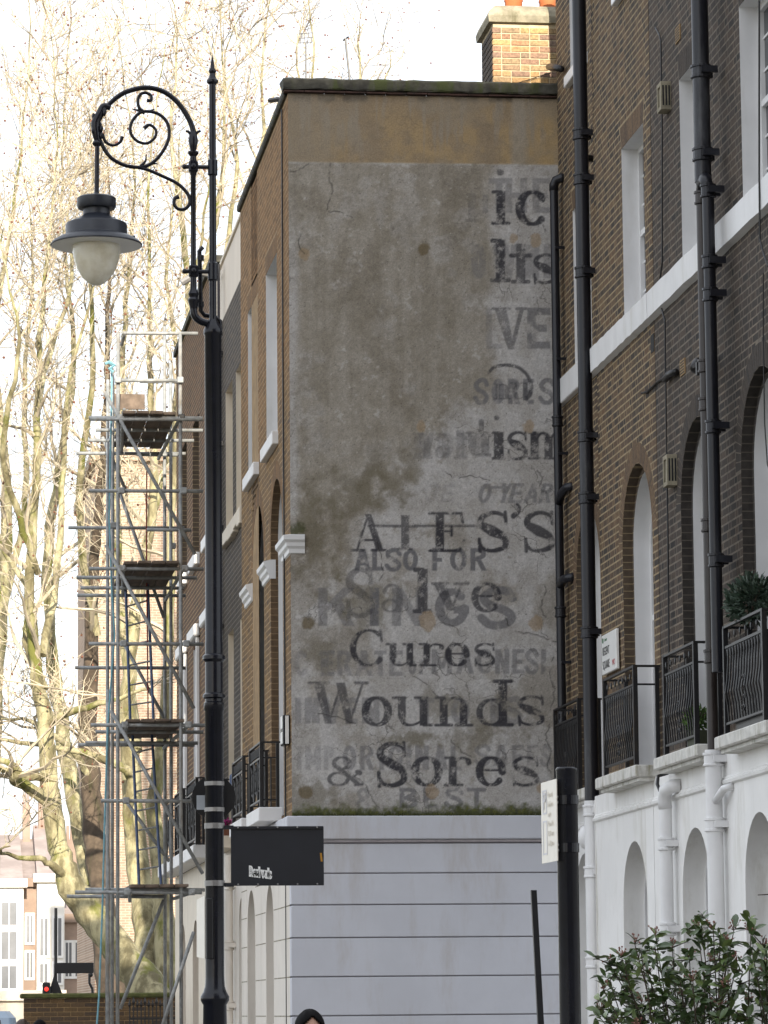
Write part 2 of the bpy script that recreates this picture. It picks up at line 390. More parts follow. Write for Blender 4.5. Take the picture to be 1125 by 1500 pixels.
def balcony(house, X, a0, a1, z0, z1, proj, style, stain=False):
    """cast-iron window guard: front panel at X-proj, two returns"""
    xf = X-proj; t = .011
    rail = MB(); rail.box(xf-.018, xf+.018, a0, a1, z1-.022, z1); rail.box(xf-.02, X, a0-.019, a0+.019, z1-.021, z1-.001); rail.box(xf-.02, X, a1-.019, a1+.019, z1-.021, z1-.001)
    g = rail.build('balcony_railing', M['iron'], house)
    MB().box(xf-.014, xf+.014, a0+.02, a1-.02, z0+.08, z0+.10).build('bottom_rail', M['iron'], g)
    MB().box(xf-.013, xf+.013, a0+.02, a1-.02, z1-.20, z1-.18).build('frieze_rail', M['iron'], g)
    for a in (a0, a1):
        MB().box(xf-.022, xf+.022, a-.022, a+.022, z0, z1-.023).build('standard', M['iron'], g)
        MB().box(X-.05, X-.012, a-.018, a+.018, z0, z1-.023).build('standard', M['iron'], g)
        MB().box(xf+.023, X-.051, a-.010, a+.010, z1-.20, z1-.182).build('frieze_rail', M['iron'], g)
    n = max(6, int((a1-a0)/.10)); 
    if style == 'bars':
        for i in range(1, n):
            a = a0+(a1-a0)*i/n; mb = MB(); zc = z0+.35
            mb.tube([(xf, a, z0+.09), (xf-.012, a, zc-.1), (xf-.03, a, zc), (xf-.012, a, zc+.12), (xf, a, zc+.3), (xf, a, z1-.19)], t*.8, 5)
            mb.build('baluster', M['iron'], g)
        for i in range(n):
            a = a0+(a1-a0)*(i+.5)/n; mb = MB()
            mb.tube([(xf, a-.04, z1-.27), (xf, a-.02, z1-.22), (xf, a, z1-.205), (xf, a+.02, z1-.22), (xf, a+.04, z1-.27)], .007, 5)
            mb.build('frieze_ornament', M['iron'], g)
            if i % 2 == 0: MB().ball((xf, a, z1-.10), .022, 6, 5, (.5, 1, 1.6)).build('frieze_bead', M['iron'], g)
        mb = MB(); ac = (a0+a1)/2      #  scrolled centre ornament
        for s in (-1, 1):
            for k in range(4):
                zc = z0+.17+k*.085; rr = .036
                mb.tube([(xf-.02, ac+s*(.03+rr*math.cos(q)*(1-q/9)), zc+rr*math.sin(q)*(1-q/9)) for q in [i*.6 for i in range(9)]], .007, 5)
        mb.build('scroll_ornament', M['iron'], g)
    else:
        n = 3
        for i in range(n):
            s, e = a0+(a1-a0)*i/n, a0+(a1-a0)*(i+1)/n; mb = MB(); zz0, zz1 = z0+.10, z1-.19
            zm = (zz0+zz1)/2; c = (s+e)/2
            mb.tube([(xf, s, zz0), (xf, s, zz1)], .010, 5)
            for sg in (1, -1):
                mb.tube([(xf, c+sg*(e-s)*.45, zz0), (xf, c+sg*(e-s)*.12, zm-.12), (xf, c-sg*(e-s)*.12, zm+.12), (xf, c-sg*(e-s)*.45, zz1)], .010, 5)
            mb.tube([(xf, c+.09*math.cos(q), zm+.15*math.sin(q)) for q in [k*.5236 for k in range(13)]], .009, 5)
            for k in range(4):
                aa = s+(e-s)*(k+.5)/4; mb.tube([(xf, aa+.03*math.cos(q), z1-.105+.055*math.sin(q)) for q in [k2*.785 for k2 in range(9)]], .007, 5)
            mb.build('lattice_panel', M['iron'], g)
        for a in (a0, a1):
            MB().tube([(xf+proj*.5, a, z0), (xf+proj*.5, a, z1-.19)], .010, 5).build('baluster', M['iron'], g)
            MB().box(xf+.023, X-.051, a-.010, a+.010, z0+.08, z0+.098).build('bottom_rail', M['iron'], g)
    return g
# ------------------------------------------------------------------ near terrace on the right
def text_mesh(body, size, name, m, parent, mat, extrude=.0006, sx=1.0, offset=0.0):
    cu = bpy.data.curves.new(name, 'FONT'); cu.body = body; cu.size = size; cu.extrude = extrude; cu.resolution_u = 3; cu.offset = offset
    tmp = bpy.data.objects.new('tmp', cu); C.objects.link(tmp)
    dg = bpy.context.evaluated_depsgraph_get(); me = bpy.data.meshes.new_from_object(tmp.evaluated_get(dg))
    bpy.data.objects.remove(tmp); bpy.data.curves.remove(cu)
    me.materials.clear(); me.materials.append(mat); me.transform(Matrix.Diagonal((sx, 1, 1, 1))); me.transform(m)
    o = bpy.data.objects.new(name, me); C.objects.link(o); o.parent = parent; return o
XA, XR_, XST = 7.2, 7.33, 7.10
def house_front(house, X, XS, a0, a1, second, first, third, ground, bm, mm, vm, reveal_m, seed, ztop, zst=3.84, nparts=0, near=None, band=True):
    """stock brick front on a stucco ground floor; second/third: rect windows, first/ground: round arches"""
    ops = second + first + third
    brick_face(house, X, a0, a1, zst, ztop, ops, bm, mm, vm, seed, nparts, near)
    mb = MB(); panel(mb, XS, a0, a1, 0, zst, ground)
    mb.add([(XS,a0,zst),(XS,a1,zst),(X+.01,a1,zst),(X+.01,a0,zst)], [(0,1,2,3)])
    mb.add([(XS,a0,0),(XS,a0,zst),(X+.3,a0,zst),(X+.3,a0,0)], [(0,1,2,3)]); mb.build('stucco_wall', M['stucco'], house)
    mb = MB(); P = [(0, 3.56), (-.03, 3.575), (-.035, 3.60), (-.015, 3.615), (-.015, 3.63), (0, 3.645)]
    mb.strip([(XS+x, a0+.002, z) for x, z in P], [(XS+x, a1-.002, z) for x, z in P]); mb.ngon([(XS+x, a0+.002, z) for x, z in P]); mb.build('string_course', M['stucco'], house)
    for o in second + third:
        reveal(house, X, o, .20, M['white']); sash_window(house, X+.17, o, M['white'])
    for o in first:
        reveal(house, X, o, .10, reveal_m, name='brick_reveal'); annulus(house, X+.10, o, .07, reveal_m)
        reveal(house, X, o, .20, M['white'], x0=.101, g=.07); sash_window(house, X+.27, o, M['white'], g=.07, bars=(2, 4))
    for o in ground:
        reveal(house, XS, o, .24, M['stucco']); sash_window(house, XS+.21, o, M['white'], bars=(2, 2))
        if o.get('impost'):
            MB().cbox(XS+.12, XS+.20, o['a0']+.01, o['a1']-.01, o['impost'], o['impost']+.07, .015).build('transom', M['stucco'], house)
    if band:
        mb = MB(); P = [(.0, 8.38), (-.07, 8.40), (-.075, 8.655), (.0, 8.668)]
        n = 24; rows = []
        for i in range(n+1):
            a = a0+.003+(a1-a0-.006)*i/n; rows.append([(X+x-.003*math.sin(i*1.7), a, z+.004*math.sin(i*2.3+1)) for x, z in P])
        for i in range(n): mb.strip(rows[i], rows[i+1])
        mb.ngon(rows[0]); mb.ngon(rows[-1]); mb.build('sill_band', M['white'], house)
    for o in third:
        MB().cbox(X-.07, X+.16, o['a0']-.07, o['a1']+.07, o['z0']-.13, o['z0'], .008).build('window_sill', M['white'], house)
    MB().box(X+.44, X+9, a0+.01, a1-.01, 0, ztop-.02).build('inner_shell', M['dark'], house)
    MB().box(X-.06, X+.42, a0+.004, a1-.004, ztop, ztop+.09).build('parapet_coping', M['cement'], house)
def balcony_slab(house, XS, XF, a0, a1, z0, z1, m):
    mb = MB(); mb.cbox(XF, XS+.15, a0, a1, z0, z1, .012); o = mb.build('balcony_slab', m, house)
    MB().box(XF+.05, XS+.02, a0+.04, a1-.04, z0-.035, z0-.002).build('slab_moulding', m, o); return o
M['slab'] = plain('lichen_stained_slab', (.66, .65, .61), .7, .2, 9, (.20, .18, .10), .45, bmp=.3)
rr_ = op
hA = thing('terraced_house', 'brown stock brick terraced house with buff mortar, street name plate and recessed end bay', 'house', 'terraced houses facing the square')
hB = thing('terraced_house', 'soot-black brick terraced house with twin dark drainpipes and planted balcony', 'house', 'terraced houses facing the square')
A2 = rr_('rect', 35.79, 36.95, 8.668, 10.48); A1 = rr_('arch', 35.70, 37.27, 3.84, 7.1); A3 = rr_('rect', 35.85, 36.95, 12.16, 13.3)
AG = rr_('arch', 35.80, 37.04, .9, 3.27)
house_front(hA, XA, XST, 35.42, 38.55, [A2], [A1], [A3], [AG], M['brickA'], M['lime_mortar'], M['rubbed'], M['reveal_dark'], 3, 13.55)
E2 = rr_('rect', 39.50, 40.58, 8.80, 10.62); E1 = rr_('arch', 39.25, 40.72, 3.84, 7.1); E3 = rr_('rect', 39.55, 40.57, 12.20, 13.3)
EG = rr_('arch', 39.35, 40.52, .9, 3.30)
house_front(hA, XR_, XST+.13, 38.551, 41.49, [E2], [E1], [E3], [EG], M['brickA'], M['lime_mortar'], M['rubbed'], M['reveal_dark'], 4, 13.55, band=False)
mb = MB(); mb.cbox(XR_-.07, XR_+.02, 38.75, 41.42, 8.50, 8.795, .01); mb.build('sill_band', M['white'], hA)
MB().add([(XA+.001,38.552,3.84),(XR_+.02,38.552,3.84),(XR_+.02,38.552,13.54),(XA+.001,38.552,13.54)], [(0,1,2,3)]).build('wall_return', M['brickA'], hA)
B2 = [rr_('rect', 32.84, 33.99, 8.668, 10.46), rr_('rect', 30.18, 31.36, 8.668, 10.46), rr_('rect', 27.5, 28.65, 8.668, 10.46)]
B1 = [rr_('arch', 32.74, 34.30, 3.84, 7.1), rr_('arch', 30.10, 31.68, 3.84, 7.12), rr_('arch', 27.4, 29.0, 3.84, 7.12)]
B3 = [rr_('rect', 32.9, 33.98, 12.16, 13.3), rr_('rect', 30.2, 31.36, 12.16, 13.3)]
BG = [rr_('arch', 32.88, 34.09, .1, 3.26), rr_('arch', 30.27, 31.43, .9, 3.26), rr_('arch', 27.6, 28.8, .9, 3.26)]
BG[0]['impost'] = 2.35
house_front(hB, XA, XST, 26.9, 35.40, B2, B1, B3, BG, M['brickB'], M['soot_mortar'], M['rubbedB'], M['reveal_soot'], 5, 14.4,
            nparts=300, near=lambda b: b[0] > 29.9 and 4.0 < b[2] < 9.6)
for hh, X, S, z0 in ((hA, XA, (36.1, 37.4), 3.84), ):
    balcony_slab(hh, XST, 6.90, 35.28, 37.44, 3.842, 3.96, M['slab'])
balcony(hA, XA, 35.46, 37.06, 3.96, 4.95, .25, 'bars')
balcony_slab(hA, XST+.13, 7.05, 38.85, 41.0, 3.842, 3.96, M['slab'])
balcony(hA, XR_, 39.3, 40.8, 3.96, 4.95, .25, 'bars')
balcony_slab(hB, XST, 6.90, 32.42, 34.38, 3.842, 3.955, M['slab']); balcony(hB, XA, 32.61, 33.98, 3.955, 4.90, .25, 'bars')
balcony_slab(hB, XST, 6.90, 29.70, 31.66, 3.842, 3.955, M['slab']); balcony(hB, XA, 29.86, 31.35, 3.955, 4.90, .25, 'bars')
# drainpipes
p1 = pipe(hA, 'drainpipe', 7.09, 38.66, 3.80, 13.5, .078, M['pipe'], (11.05, 10.55, 9.52, 7.72, 7.05, 5.6))
MB().tube([(7.09, 38.66, 10.8), (7.13, 38.9, 10.85), (7.3, 39.0, 10.86)], .04, 8).build('waste_branch', M['pipe'], hA)
pipe(hA, 'white_drainpipe', 7.09, 38.66, 0, 3.80, .086, M['white'], (3.70, 3.05, 2.1))
MB().ball((7.04, 38.80, 3.42), .085, 12, 8, (1, 1, 1.5)).build('inspection_cap', M['white'], hA, smooth=True)
pc = pipe(hA, 'corner_drainpipe', 7.23, 41.22, 3.0, 11.02, .05, M['pipe'], (8.3, 6.1), ears=False)
MB().tube([(7.23, 41.22, 11.0), (7.23, 41.22, 11.07), (7.25, 41.2, 11.12), (7.30, 41.18, 11.14), (7.36, 41.15, 11.14)], .056, 10).build('pipe_elbow', M['pipe'], hA, smooth=True)
MB().tube([(7.23, 41.2, 7.35), (7.24, 41.1, 7.44), (7.28, 40.98, 7.5), (7.36, 40.9, 7.5)], .05, 10).build('pipe_elbow', M['pipe'], hA, smooth=True)
MB().tube([(7.23, 41.2, 6.4), (7.24, 41.05, 6.45), (7.28, 40.95, 6.46), (7.36, 40.9, 6.46)], .05, 10).build('pipe_elbow', M['pipe'], hA, smooth=True)
for z in (10.3, 9.0, 7.9, 5.5): MB().box(7.22, 7.35, 41.13, 41.16, z, z+.03).build('pipe_clip', M['pipe'], hA)
def py_(px, py, X): return float(atx(px, py, X)[1])
yb = py_(1036.5, 120, 7.0)
pu = pipe(hB, 'drainpipe', 7.0, py_(1027, 120, 7.0), 9.02, 14.2, .078, M['pipe'], (10.05, 9.28))
yl, yr = py_(1035, 560, 7.0)+.05, py_(1044, 640, 7.0)-.02
pipe(hB, 'drainpipe', 7.0, yl, 3.88, 8.95, .05, M['pipe_brown'], (8.9, 7.35, 7.0, 5.9, 4.72), ears=False)
pipe(hB, 'drainpipe', 7.0, yr, 4.55, 8.95, .055, M['pipe'], (8.9, 8.25, 7.95, 6.75, 5.55))
yu = py_(1027, 120, 7.0)
MB().tube([(7.0, yu, 9.02), (7.0, (yu+yl)/2, 9.0), (7.0, yl, 8.93)], [.07, .055, .05], 10).build('pipe_branch', M['pipe'], hB, smooth=True)
MB().tube([(7.0, yu, 9.02), (7.0, (yu+yr)/2, 9.03), (7.0, yr, 8.93)], [.07, .06, .055], 10).build('pipe_branch', M['pipe'], hB, smooth=True)
pipe(hB, 'white_drainpipe', 7.0, yl, 0, 3.88, .075, M['white'], (3.80, 3.22))
MB().tube([(7.0, yl-.05, 3.42), (7.03, yl-.28, 3.52), (7.1, yl-.36, 3.54)], .035, 8).build('waste_branch', M['white'], hB, smooth=True)
wy = py_(975, 1200, 7.0)
wp = pipe(hB, 'white_drainpipe', 7.0, wy, 0, 3.50, .062, M['white'], (3.15, 2.35), ears=True)
MB().tube([(7.0, wy, 3.48), (6.99, wy-.005, 3.56), (6.99, wy-.08, 3.65), (7.03, wy-.2, 3.68), (7.11, wy-.24, 3.68)], .066, 12).build('pipe_elbow', M['white'], wp, smooth=True)
MB().tube([(7.08, wy+.25, 3.83), (6.98, wy+.22, 3.80), (6.96, wy+.16, 3.72), (6.99, wy+.02, 3.55)], .018, 6).build('overflow_hose', M['iron'], hB)
MB().box(7.09, 7.20, 38.50, 38.535, .2, 3.8).build('corner_strip', M['stucco'], hA)
# vents, air bricks, flood lamp, cables
def vent(house, px, py, X=7.2, w=.20, h=.28):
    p = atx(px, py, X-.06); a, z = p[1], p[2]
    g = MB().box(X-.10, X+.01, a-w/2, a-w/2+.035, z-h/2, z+h/2).box(X-.10, X+.01, a+w/2-.035, a+w/2, z-h/2, z+h/2).box(X-.10, X+.01, a-w/2+.036, a+w/2-.036, z+h/2-.04, z+h/2-.001).box(X-.10, X+.01, a-w/2+.036, a+w/2-.036, z-h/2+.001, z-h/2+.04).build('flue_terminal', M['cement'], house)
    MB().box(X-.03, X-.005, a-w/2+.036, a+w/2-.036, z-h/2+.042, z+h/2-.042).build('flue_opening', M['dark'], g)
    for k in range(3): MB().box(X-.085+k*.03, X-.070+k*.03, a-w/2-.004, a-w/2-.001, z-h/2+.04, z+h/2-.04).build('flue_slot', M['dark'], g)
    for k in range(4):
        aa = a-w/2+.06+(w-.12)*k/3; MB().box(X-.085, X-.06, aa-.01, aa+.01, z-h/2+.042, z+h/2-.042).build('flue_bar', M['cement'], g)
vent(hB, 971, 143); vent(hB, 980, 690, h=.30)
def air_brick(house, px, py, X=7.2, m=None):
    p = atx(px, py, X); a, z = p[1], p[2]
    g = MB().box(X-.012, X+.01, a-.11, a+.11, z-.075, z+.075).build('air_brick', M['air'], house)
    for k in range(5): MB().box(X-.014, X-.0125, a-.09, a+.09, z-.06+k*.027, z-.05+k*.027).build('air_slot', M['dark'], g)
M['air'] = plain('buff_air_brick', (.30, .20, .10), .9, .25, 12)
air_brick(hB, 994, 50); air_brick(hB, 1001, 538); 
g = atx(956, 503, 7.2); MB().box(7.195, 7.206, g[1]-.08, g[1]+.08, g[2]-.09, g[2]+.09).build('air_brick', M['dark'], hA)
fl = atx(1018, 535, 6.98); fx, fa, fz = fl
g = MB().tube([(7.18, fa-.02, fz+.06), (7.05, fa, fz+.02), (6.98, fa+.05, fz-.02)], .03, 8).build('flood_lamp', M['iron'], hB)
MB().lathe([(.03, -.07), (.06, -.055), (.05, .03), (.035, .07), (.015, .08)], (0, 0), 14).build('lamp_hood', M['iron'], g, smooth=True)
bpy.context.view_layer.update()
lo = g.children[0]; lo.location = (7.02, fa+.10, fz+.02); lo.rotation_euler = (R(-40), R(20), 0)
MB().box(6.98, 7.06, fa-.08, fa-.02, fz-.10, fz+.02).build('lamp_bracket', M['iron'], g)
def cable(house, pts, X, r_=.009):
    MB().tube([tuple(atx(px, py, X)) for px, py in pts], r_, 5).build('cable', M['iron'], house)
cable(hB, [(960, 40), (966, 52), (968, 60), (970, 200), (970, 385), (966, 415), (966, 440), (974, 470), (976, 640), (978, 760), (979, 850), (980, 980)], 7.16)
cable(hB, [(1112, 0), (1112, 100), (1112, 250), (1113, 350), (1118, 370), (1125, 390)], 7.12)
cable(hB, [(1118, 400), (1118, 500), (1120, 620), (1124, 680), (1130, 700)], 7.17, .006)
cable(hA, [(940, 576), (948, 574), (962, 560), (975, 552)], 7.185, .012)
MB().tube([tuple(atx(px, py, 7.16)) for px, py in ((974, 556), (980, 548), (990, 545))], .035, 8).build('sleeve_pipe', M['iron'], hB, smooth=True)
MB().tube([tuple(atx(px, py, 7.25)) for px, py in ((804, 98), (812, 98), (822, 101))], .04, 8).build('roof_spout', M['iron'], hA, smooth=True)
# street name plate
M['plate'] = plain('white_enamel_plate', (.80, .80, .78), .3, .04, 5)
M['ink'] = plain('black_lettering', (.015, .015, .017), .5, .1, 5)
M['redink'] = plain('red_lettering', (.45, .03, .04), .5, .1, 5)
M['greenink'] = plain('green_lettering', (.05, .16, .08), .5, .1, 5)
pl = thing('street_name_plate', 'white street name plate reading REGENT SQUARE on the brown brick wall', 'sign')
MB().cbox(7.150, 7.185, 37.47, 38.28, 5.10, 5.52, .006).build('plate', M['plate'], pl)
def face_minus_x(X, a, z):    # text reads from far (left in picture) to near
    return Matrix(((0, 0, -1, X), (-1, 0, 0, a), (0, 1, 0, z), (0, 0, 0, 1)))
text_mesh('REGENT', .125, 'lettering', face_minus_x(7.148, 38.22, 5.30), pl, M['ink'], sx=.82)
text_mesh('SQUARE', .125, 'lettering', face_minus_x(7.148, 38.22, 5.155), pl, M['ink'], sx=.82)
text_mesh('WC1', .085, 'lettering', face_minus_x(7.148, 37.68, 5.155), pl, M['redink'], sx=.82)
text_mesh('Camden', .05, 'lettering', face_minus_x(7.148, 38.12, 5.445), pl, M['greenink'], sx=.9)
MB().tube([(7.148, 38.19+.025*math.cos(q), 5.46+.025*math.sin(q)) for q in [i*.7 for i in range(10)]], .005, 4).build('emblem', M['greenink'], pl)
# balcony plants
def leaf_clump(name, label, c, rad, n, col, size, pot=None, group=None):
    t = thing(name, label, 'plant', group); m = plain(name+'_leaf', col, .5, .5, 20); mb = MB()
    for i in range(n):
        d = Vector((rnd.gauss(0, 1), rnd.gauss(0, 1), rnd.gauss(0, .8))); d.normalize(); rr = rnd.random()**.45
        p = Vector(c) + Vector((d.x*rad[0], d.y*rad[1], d.z*rad[2]))*rr
        u = (d + Vector((rnd.uniform(-.8, .8), rnd.uniform(-.8, .8), rnd.uniform(-.1, .9)))).normalized(); s = u.orthogonal().normalized()
        s = (s*math.cos(i) + u.cross(s)*math.sin(i)); L = size*rnd.uniform(.6, 1.3)
        mb.add([p, p+u*L*.5+s*L*.22, p+u*L, p+u*L*.5-s*L*.22], [(0, 1, 2), (0, 2, 3)])
    mb.build('foliage', m, t, kind='stuff')
    st = MB()
    for i in range(14):
        q = rnd.uniform(0, 6.28); st.tube([(c[0], c[1], c[2]-rad[2]*1.05), (c[0]+rad[0]*.4*math.cos(q), c[1]+rad[1]*.4*math.sin(q), c[2]), (c[0]+rad[0]*.8*math.cos(q), c[1]+rad[1]*.8*math.sin(q), c[2]+rad[2]*.5)], .006, 4)
    st.build('stems', M['board'], t)
    if pot:
        x0, x1, a0, a1, z0, z1, m2 = pot
        MB().add([(x0+.02,a0+.02,z0),(x1-.02,a0+.02,z0),(x1-.02,a1-.02,z0),(x0+.02,a1-.02,z0),(x0,a0,z1),(x1,a0,z1),(x1,a1,z1),(x0,a1,z1)], [(0,3,2,1),(0,1,5,4),(1,2,6,5),(2,3,7,6),(3,0,4,7),(4,5,6,7)]).build('pot', m2, t)
    return t
M['clay'] = plain('clay_pot', (.22, .09, .05), .9, .3, 8)
M['olivepot'] = plain('dark_olive_pot', (.05, .06, .03), .6, .3, 8)
c = atx(1098, 878, 7.05); leaf_clump('balcony_shrub', 'dark green rosemary-like shrub filling the upper balcony of the sooty house', (7.02, c[1]-.1, c[2]-.02), (.14, .62, .19), 1500, (.05, .085, .055), .07, (6.97, 7.13, 30.0, 31.2, 3.957, 4.74, M['iron']))
c = atx(1030, 1060, 7.1); leaf_clump('potted_plant', 'small bright green potted plant on a balcony beside the drainpipe', (7.05, c[1], c[2]+.03), (.10, .17, .12), 500, (.10, .19, .04), .055, (6.97, 7.15, c[1]-.16, c[1]+.16, 3.957, c[2]-.07, M['olivepot']))
# ------------------------------------------------------------------ gable house with the painted wall
GY, XL = 41.5, 4.17
gab = thing('gable_house', 'corner house whose weathered grey end wall carries faded painted lettering', 'house')
def vnoise(sx, sy, shape, seed):                        # value noise, sx/sy = cells across
    g = np.random.RandomState(seed).rand(int(sy)+3, int(sx)+3); h, w_ = shape
    y = np.linspace(0, sy, h)[:, None]*np.ones((1, w_)); x = np.linspace(0, sx, w_)[None, :]*np.ones((h, 1))
    yi, xi = y.astype(int), x.astype(int); fy, fx = y-yi, x-xi; fy = fy*fy*(3-2*fy); fx = fx*fx*(3-2*fx)
    return (g[yi, xi]*(1-fx)+g[yi, xi+1]*fx)*(1-fy) + (g[yi+1, xi]*(1-fx)+g[yi+1, xi+1]*fx)*fy
def fbm(sx, sy, shape, seed, o=5):
    t = 0; a = .5; s = 0
    for i in range(o): t = t + a*vnoise(sx*2**i, sy*2**i, shape, seed+i*17); s += a; a *= .58
    return t/s
def sstep(a, b, x): t = np.clip((x-a)/(b-a), 0, 1); return t*t*(3-2*t)
GX0, GX1, GZ0, GZ1, CELL = XL, 7.345, 3.80, 12.16, .0112
nx, nz = int((GX1-GX0)/CELL)+1, int((GZ1-GZ0)/CELL)+1
gx = np.linspace(GX0, GX1, nx); gz = np.linspace(GZ0, GZ1, nz)
WX, WZ = np.meshgrid(gx, gz)
_p = np.stack([WX-CAM[0], np.full_like(WX, GY), WZ-CAM[2]], -1) @ CM.T
PX = CX + F*_p[..., 0]/_p[..., 2]; PY = CY - F*_p[..., 1]/_p[..., 2]    # wall grid in the pixels the lettering was measured in
SH = PX.shape
dark = np.zeros(SH); grey = np.zeros(SH); crack = np.zeros(SH)
def rowcol(x0, x1, y0, y1):
    c0 = max(0, int((x0-PX[nz//2, 0])/(PX[nz//2, -1]-PX[nz//2, 0])*nx)-8); c1 = min(nx, int((x1-PX[nz//2, 0])/(PX[nz//2, -1]-PX[nz//2, 0])*nx)+10)
    py = PY[:, nx//2]; r0 = max(0, int(np.searchsorted(-py, -y1))-8); r1 = min(nz, int(np.searchsorted(-py, -y0))+8)
    return slice(r0, r1), slice(max(0, c0), c1)
def stroke(buf, P, W, val=1.0, soft=1.05):
    P = np.array(P, float); W = np.full(len(P), W, float) if np.isscalar(W) else np.array(W, float)
    m = W.max()+3
    sl = rowcol(P[:, 0].min()-m, P[:, 0].max()+m, P[:, 1].min()-m, P[:, 1].max()+m)
    x, y = PX[sl], PY[sl]
    if x.size == 0: return
    d = np.full(x.shape, 1e9)
    for i in range(len(P)-1):
        ax, ay = P[i]; bx, by = P[i+1]; L2 = (bx-ax)**2+(by-ay)**2+1e-9
        t = np.clip(((x-ax)*(bx-ax)+(y-ay)*(by-ay))/L2, 0, 1)
        d = np.minimum(d, np.hypot(x-ax-t*(bx-ax), y-ay-t*(by-ay)) - (W[i]+(W[i+1]-W[i])*t)/2)
    buf[sl] = np.maximum(buf[sl], val*sstep(soft, -soft, d))
def poly(buf, P, val=1.0):                                # convex polygon
    P = np.array(P, float); sl = rowcol(P[:, 0].min(), P[:, 0].max(), P[:, 1].min(), P[:, 1].max()); x, y = PX[sl], PY[sl]
    if x.size == 0: return
    c = P.mean(0); d = np.full(x.shape, -1e9)
    for i in range(len(P)):
        a, b = P[i], P[(i+1) % len(P)]; nrm = np.array([b[1]-a[1], a[0]-b[0]]); nrm = nrm/(np.linalg.norm(nrm)+1e-9)
        if np.dot(nrm, c-a) > 0: nrm = -nrm
        d = np.maximum(d, (x-a[0])*nrm[0]+(y-a[1])*nrm[1])
    buf[sl] = np.maximum(buf[sl], val*sstep(1.05, -1.05, d))
def crom(P, n=6):
    P = [np.array(p, float) for p in P]; Q = [P[0]]+P+[P[-1]]; out = []
    for i in range(1, len(Q)-2):
        for k in range(n):
            t = k/n; a, b, c, d = Q[i-1:i+3]
            out.append(.5*((2*b)+(-a+c)*t+(2*a-5*b+4*c-d)*t*t+(-a+3*b-3*c+d)*t**3))
    out.append(P[-1]); return np.array(out)
class G:      # a glyph box: u across, v up from the base line
    def __init__(s, buf, x0, x1, yt, yb, val, slant=0): s.b, s.x0, s.x1, s.yt, s.yb, s.v, s.sl = buf, x0, x1, yt, yb, val, slant; s.h = yb-yt
    def p(s, u, v): return (s.x0+(s.x1-s.x0)*u + s.sl*s.h*v, s.yb-s.h*v)
    def L(s, pts, w): stroke(s.b, [s.p(*q) for q in pts], (np.array(w)*s.h if not np.isscalar(w) else w*s.h), s.v)
    def S(s, pts, w):
        c = crom([s.p(*q) for q in pts]); ww = np.interp(np.linspace(0, 1, len(c)), np.linspace(0, 1, len(w)), w)*s.h; stroke(s.b, c, ww, s.v)
    def R(s, u0, u1, v0, v1): poly(s.b, [s.p(u0, v0), s.p(u1, v0), s.p(u1, v1), s.p(u0, v1)], s.v)
    def Q(s, *q): poly(s.b, [s.p(*t) for t in q], s.v)
    def E(s, cu, cv, ru, rv, a0, a1, w0, w1, n=28):
        t = np.linspace(R(a0), R(a1), n); P = [s.p(cu+ru*math.cos(q), cv+rv*math.sin(q)) for q in t]
        stroke(s.b, P, [(w0+(w1-w0)*abs(math.cos(q))**1.3)*s.h for q in t], s.v)
